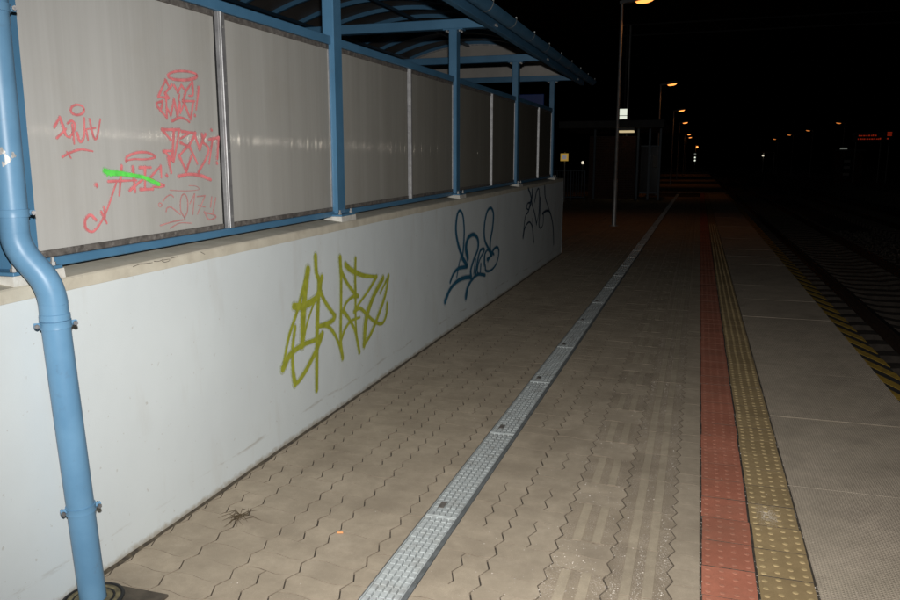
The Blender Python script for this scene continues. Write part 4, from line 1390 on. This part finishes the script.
# ------------------------------------------------------------------ waiting shelter of brick beyond the wall end
KS = empty('waiting_room', (-4.0, 37, 0))
tag(KS, 'dark brick waiting shelter with flat roof behind the nearest lamp pole', 'building')
core = MB(); core.box((-4.9, 36.45, 0), (-2.80, 39.5, 2.85)); core.build('wall', 'mortar', KS)
bk = MB()
nb, nr = 9, 36
for r in range(nr):
    for k in range(nb + 1):
        x0 = -4.9 + 2.1 * (k - (0.5 if r % 2 else 0)) / nb; x1 = x0 + 2.1 / nb
        x0, x1 = max(x0, -4.9), min(x1, -2.8)
        if x1 - x0 > 0.03:
            bk.box((x0 + 0.006, 36.42, 0.04 + r * 0.078), (x1 - 0.006, 36.46, 0.04 + r * 0.078 + 0.066))
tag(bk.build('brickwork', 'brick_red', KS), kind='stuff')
m = MB(); m.bbox((-6.1, 35.0, 3.16), (-1.55, 41, 3.48), 0.02); m.build('roof', 'roof_fascia', KS)
for x in (-4.6, -2.68, -2.18, -1.72):
    m = MB(); m.bbox((x - 0.05, 36.0, 0), (x + 0.05, 36.1, 3.158), 0.008); m.build('post', 'dark_blue', KS)
m = MB(); m.box((-2.6, 36.9, 0.3), (-1.75, 36.92, 2.4)); gl_ = m.build('window', 'dark_glass', KS)
m = MB(); m.box((-2.62, 36.86, 0.26), (-1.73, 36.89, 0.32)); m.box((-2.62, 36.86, 2.38), (-1.73, 36.89, 2.44)); m.box((-2.2, 36.86, 0.32), (-2.15, 36.89, 2.38)); m.build('frame', 'dark_blue', gl_)
m = MB(); m.bbox((-3.50, 35.4, 2.98), (-2.86, 35.9, 3.06), 0.01); lf = m.build('ceiling_light', 'warm_white', KS)
m = MB(); m.box((-3.55, 35.38, 3.062), (-2.82, 35.92, 3.158)); m.build('fitting', 'lamp_housing', lf)
m = MB(); m.bbox((-2.02, 36.05, 1.45), (-1.83, 36.12, 1.98), 0.01); m.build('notice_case', 'roof_sheet', KS)

CK = empty('lit_box_sign', (-3.55, 42, 0))
tag(CK, 'small white lit box sign on a mast above the waiting shelter roof', 'sign')
cz = lambda z: 1.6 + (z - 1.6) * 42 / 38
cx_ = lambda x: x * 42 / 38
m = MB(); m.tube([(-3.75, 42.1, 0), (-3.75, 42.1, 8.6)], 0.06, 10); m.build('mast', 'pole_steel', CK)
m = MB(); m.box((cx_(-3.75), 41.9, cz(3.66)), (cx_(-3.37), 42.02, cz(4.18))); m.build('case', 'lamp_housing', CK)
m = MB(); m.box((cx_(-3.73), 41.885, cz(3.86)), (cx_(-3.39), 41.898, cz(4.15))); m.build('face', 'cold_white', CK)
m = MB(); m.box((cx_(-3.73), 41.885, cz(3.69)), (cx_(-3.39), 41.898, cz(3.83))); m.build('face', 'cold_white', CK)

# blue railing and small lit things behind the wall end
FN = empty('railing', (-5.2, 34, 0))
tag(FN, 'dark blue vertical bar railing between wall end and waiting shelter', 'railing')
for z in (0.15, 1.30):
    m = MB(); m.bbox((-6.6, 34, z), (-4.72, 34.04, z + 0.05), 0.006); m.build('rail', 'dark_blue', FN)
for k in range(16):
    x = -6.56 + k * 0.12
    m = MB(); m.box((x, 34.01, 0.0 if k % 5 == 0 else 0.202), (x + (0.05 if k % 5 == 0 else 0.022), 34.03, 1.298)); m.build('bar', 'dark_blue', FN)
SG = empty('lit_sign', (-5.66, 33, 0))
tag(SG, 'small yellow lit square sign behind the white wall end', 'sign')
m = MB(); m.tube([(-5.46, 33.05, 0), (-5.46, 33.05, 2.1)], 0.03, 8); m.build('post', 'pole_steel', SG)
m = MB(); m.box((-5.63, 32.95, 1.73), (-5.31, 33.0, 2.04)); m.build('panel', 'lit_yellow', SG)
m = MB(); m.box((-5.56, 32.93, 1.80), (-5.38, 32.948, 1.97)); m.build('face', 'lit_grey', SG)
LT = empty('lantern', (-8.54, 60, 0))
tag(LT, 'tiny white lantern far behind the dark blue railing', 'lamp')
m = MB(); m.tube([(-8.54, 60, 0), (-8.54, 60, 1.62)], 0.04, 8); m.build('post', 'pole_steel', LT)
m = MB(); m.tube([(-8.54, 60, 1.60), (-8.54, 60, 1.64), (-8.54, 60, 1.76), (-8.54, 60, 1.82)], [0.06, 0.1, 0.1, 0.04], 12); m.build('globe', 'white_far', LT, smooth=True)

# blue platform sign seen under the far end of the shelter roof
BS = empty('blue_sign', W(-0.9, 15.2, 0))
tag(BS, 'dark blue sign board hanging behind the far end of the shelter', 'sign')
m = MB(W); m.bbox((-1.35, 15.2, 2.40), (-0.62, 15.24, 2.74), 0.01); m.build('board', 'sign_blue', BS)
for a in (-1.25, -0.72):
    m = MB(W); m.box((a - 0.02, 15.241, -0.2), (a + 0.02, 15.28, 2.72)); m.build('post', 'dark_blue', BS)

# gantry over the tracks
GA = empty('catenary_gantry', (-4.6, 48, 0))
tag(GA, 'dark steel gantry spanning the tracks high above the platform', 'gantry')
for x in (-4.6, 18.0):
    m = MB()
    for dx in (-0.15, 0.15):
        for dy in (-0.15, 0.15):
            m.box((x + dx - 0.03, 48 + dy - 0.03, -0.79 if x > 10 else 0), (x + dx + 0.03, 48 + dy + 0.03, 9.6))
    for k in range(16):
        z = 0.2 + k * 0.58
        m.tube([(x - 0.15, 47.85, z), (x + 0.15, 47.85, z + 0.58)], 0.018, 4)
    m.build('mast', 'gantry_steel', GA)
m = MB()
for z in (9.0, 9.6):
    m.box((-4.75, 47.96, z - 0.04), (18.15, 48.04, z + 0.04))
for k in range(38):
    x = -4.6 + k * 0.6
    m.tube([(x, 48, 9.0 if k % 2 else 9.6), (x + 0.6, 48, 9.6 if k % 2 else 9.0)], 0.022, 4)
m.build('truss', 'gantry_steel', GA)

# signal at the far end of the platform
SI = empty('signal', (-0.95, 160, 0))
tag(SI, 'tiny lit signal at the far vanishing end of the platform', 'signal')
m = MB(); m.tube([(-0.95, 160.2, 0), (-0.95, 160.2, 5.4)], 0.09, 8); m.build('mast', 'pole_steel', SI)
m = MB(); m.box((-1.25, 160.0, 2.0), (-0.75, 160.1, 3.9)); m.build('head', 'board_black', SI)
for z, r, g_ in ((2.3, 0.16, 'cold_white'), (2.85, 0.16, 'cold_white'), (3.5, 0.2, 'dim_white')):
    m = MB(); m.tube([(-1.0, 159.98, z), (-1.0, 159.86, z)], r, 12); m.build('lens', g_, SI)
m = MB(); m.tube([(-0.7, 160.0, 4.85), (-0.7, 159.85, 4.85)], 0.2, 12); m.build('lens', 'sodium', SI)
m = MB(); m.box((-0.95, 160.02, 4.78), (-0.6, 160.15, 4.92)); m.build('bracket', 'pole_steel', SI)

# ------------------------------------------------------------------ platform and buildings across the tracks
m = MB(); m.box((10.4, 20, -0.79), (19, 300, -0.02)); m.box((10.2, 20, -0.018), (19.1, 300, 0.03))
tag(m.build('far_platform', 'platform_side'), kind='structure')
DB = empty('departure_board', (13.6, 75, 0))
tag(DB, 'black display board with red glowing text across the tracks', 'display')
m = MB(); m.bbox((12.4, 75.02, 3.45), (14.9, 75.2, 4.3), 0.02); m.build('case', 'board_black', DB)
for x in (12.7, 14.6):
    m = MB(); m.tube([(x, 75.1, 0.03), (x, 75.1, 3.45)], 0.05, 8); m.build('post', 'pole_steel', DB)
rg = random.Random(9)
for z, x, x1 in ((4.0, 12.85, 14.1), (3.72, 12.8, 14.55)):
    m = MB()
    while x < x1:
        w_ = rg.uniform(0.05, 0.16)
        m.box((x, 75.0, z - 0.05), (x + w_, 75.015, z + rg.uniform(0.03, 0.08)))
        x += w_ + rg.uniform(0.03, 0.10)
    m.build('text_row', 'led_red', DB)
D2 = empty('small_display', (15.3, 75.6, 0))
tag(D2, 'narrow red lit display at the right edge across the tracks', 'display')
m = MB(); m.bbox((15.05, 75.62, 3.5), (15.65, 75.8, 4.45), 0.02); m.build('case', 'board_black', D2)
m = MB(); m.tube([(15.35, 75.7, 0.03), (15.35, 75.7, 3.5)], 0.05, 8); m.build('post', 'pole_steel', D2)
for z in (4.2, 3.98, 3.7):
    m = MB(); m.box((15.15, 75.6, z), (15.5 if z != 3.7 else 15.3, 75.615, z + 0.1)); m.build('text_row', 'led_red', D2)
KO = empty('kiosk', (12.6, 76, 0))
tag(KO, 'dim small kiosk with a pale lit strip across the tracks', 'building')
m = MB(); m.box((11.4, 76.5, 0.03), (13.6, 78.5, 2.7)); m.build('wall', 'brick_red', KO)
m = MB(); m.bbox((11.2, 76.0, 2.702), (13.8, 78.8, 2.86), 0.02); m.build('roof', 'roof_fascia', KO)
m = MB(); m.box((11.65, 75.95, 2.88), (12.2, 76.1, 3.0)); m.build('light_strip', 'dim_white', KO)
m = MB(); m.box((12.05, 76.44, 0.25), (12.75, 76.48, 2.3)); wn_ = m.build('window', 'dark_glass', KO)
for z in (0.6, 1.2, 1.75):
    m = MB(); m.box((12.1, 76.42, z), (12.6, 76.438, z + 0.22)); m.build('pane', 'dim_far', wn_) if 'dim_far' in MATS else m.build('pane', 'gable_sheet', wn_)
CN = empty('far_canopy', (11.5, 150, 0))
tag(CN, 'distant low canopy with one white light across the tracks', 'canopy')
m = MB(); m.bbox((10.4, 150, 3.6), (12.8, 156, 3.9), 0.03); m.build('roof', 'brick_red', CN)
for x in (10.7, 12.5):
    m = MB(); m.box((x - 0.06, 150.2, 0.03), (x + 0.06, 150.32, 3.6)); m.build('post', 'pole_steel', CN)
m = MB(); m.tube([(10.62, 149.9, 2.95), (10.62, 149.9, 3.2)], [0.16, 0.16], 10); m.build('lamp', 'white_far', CN)
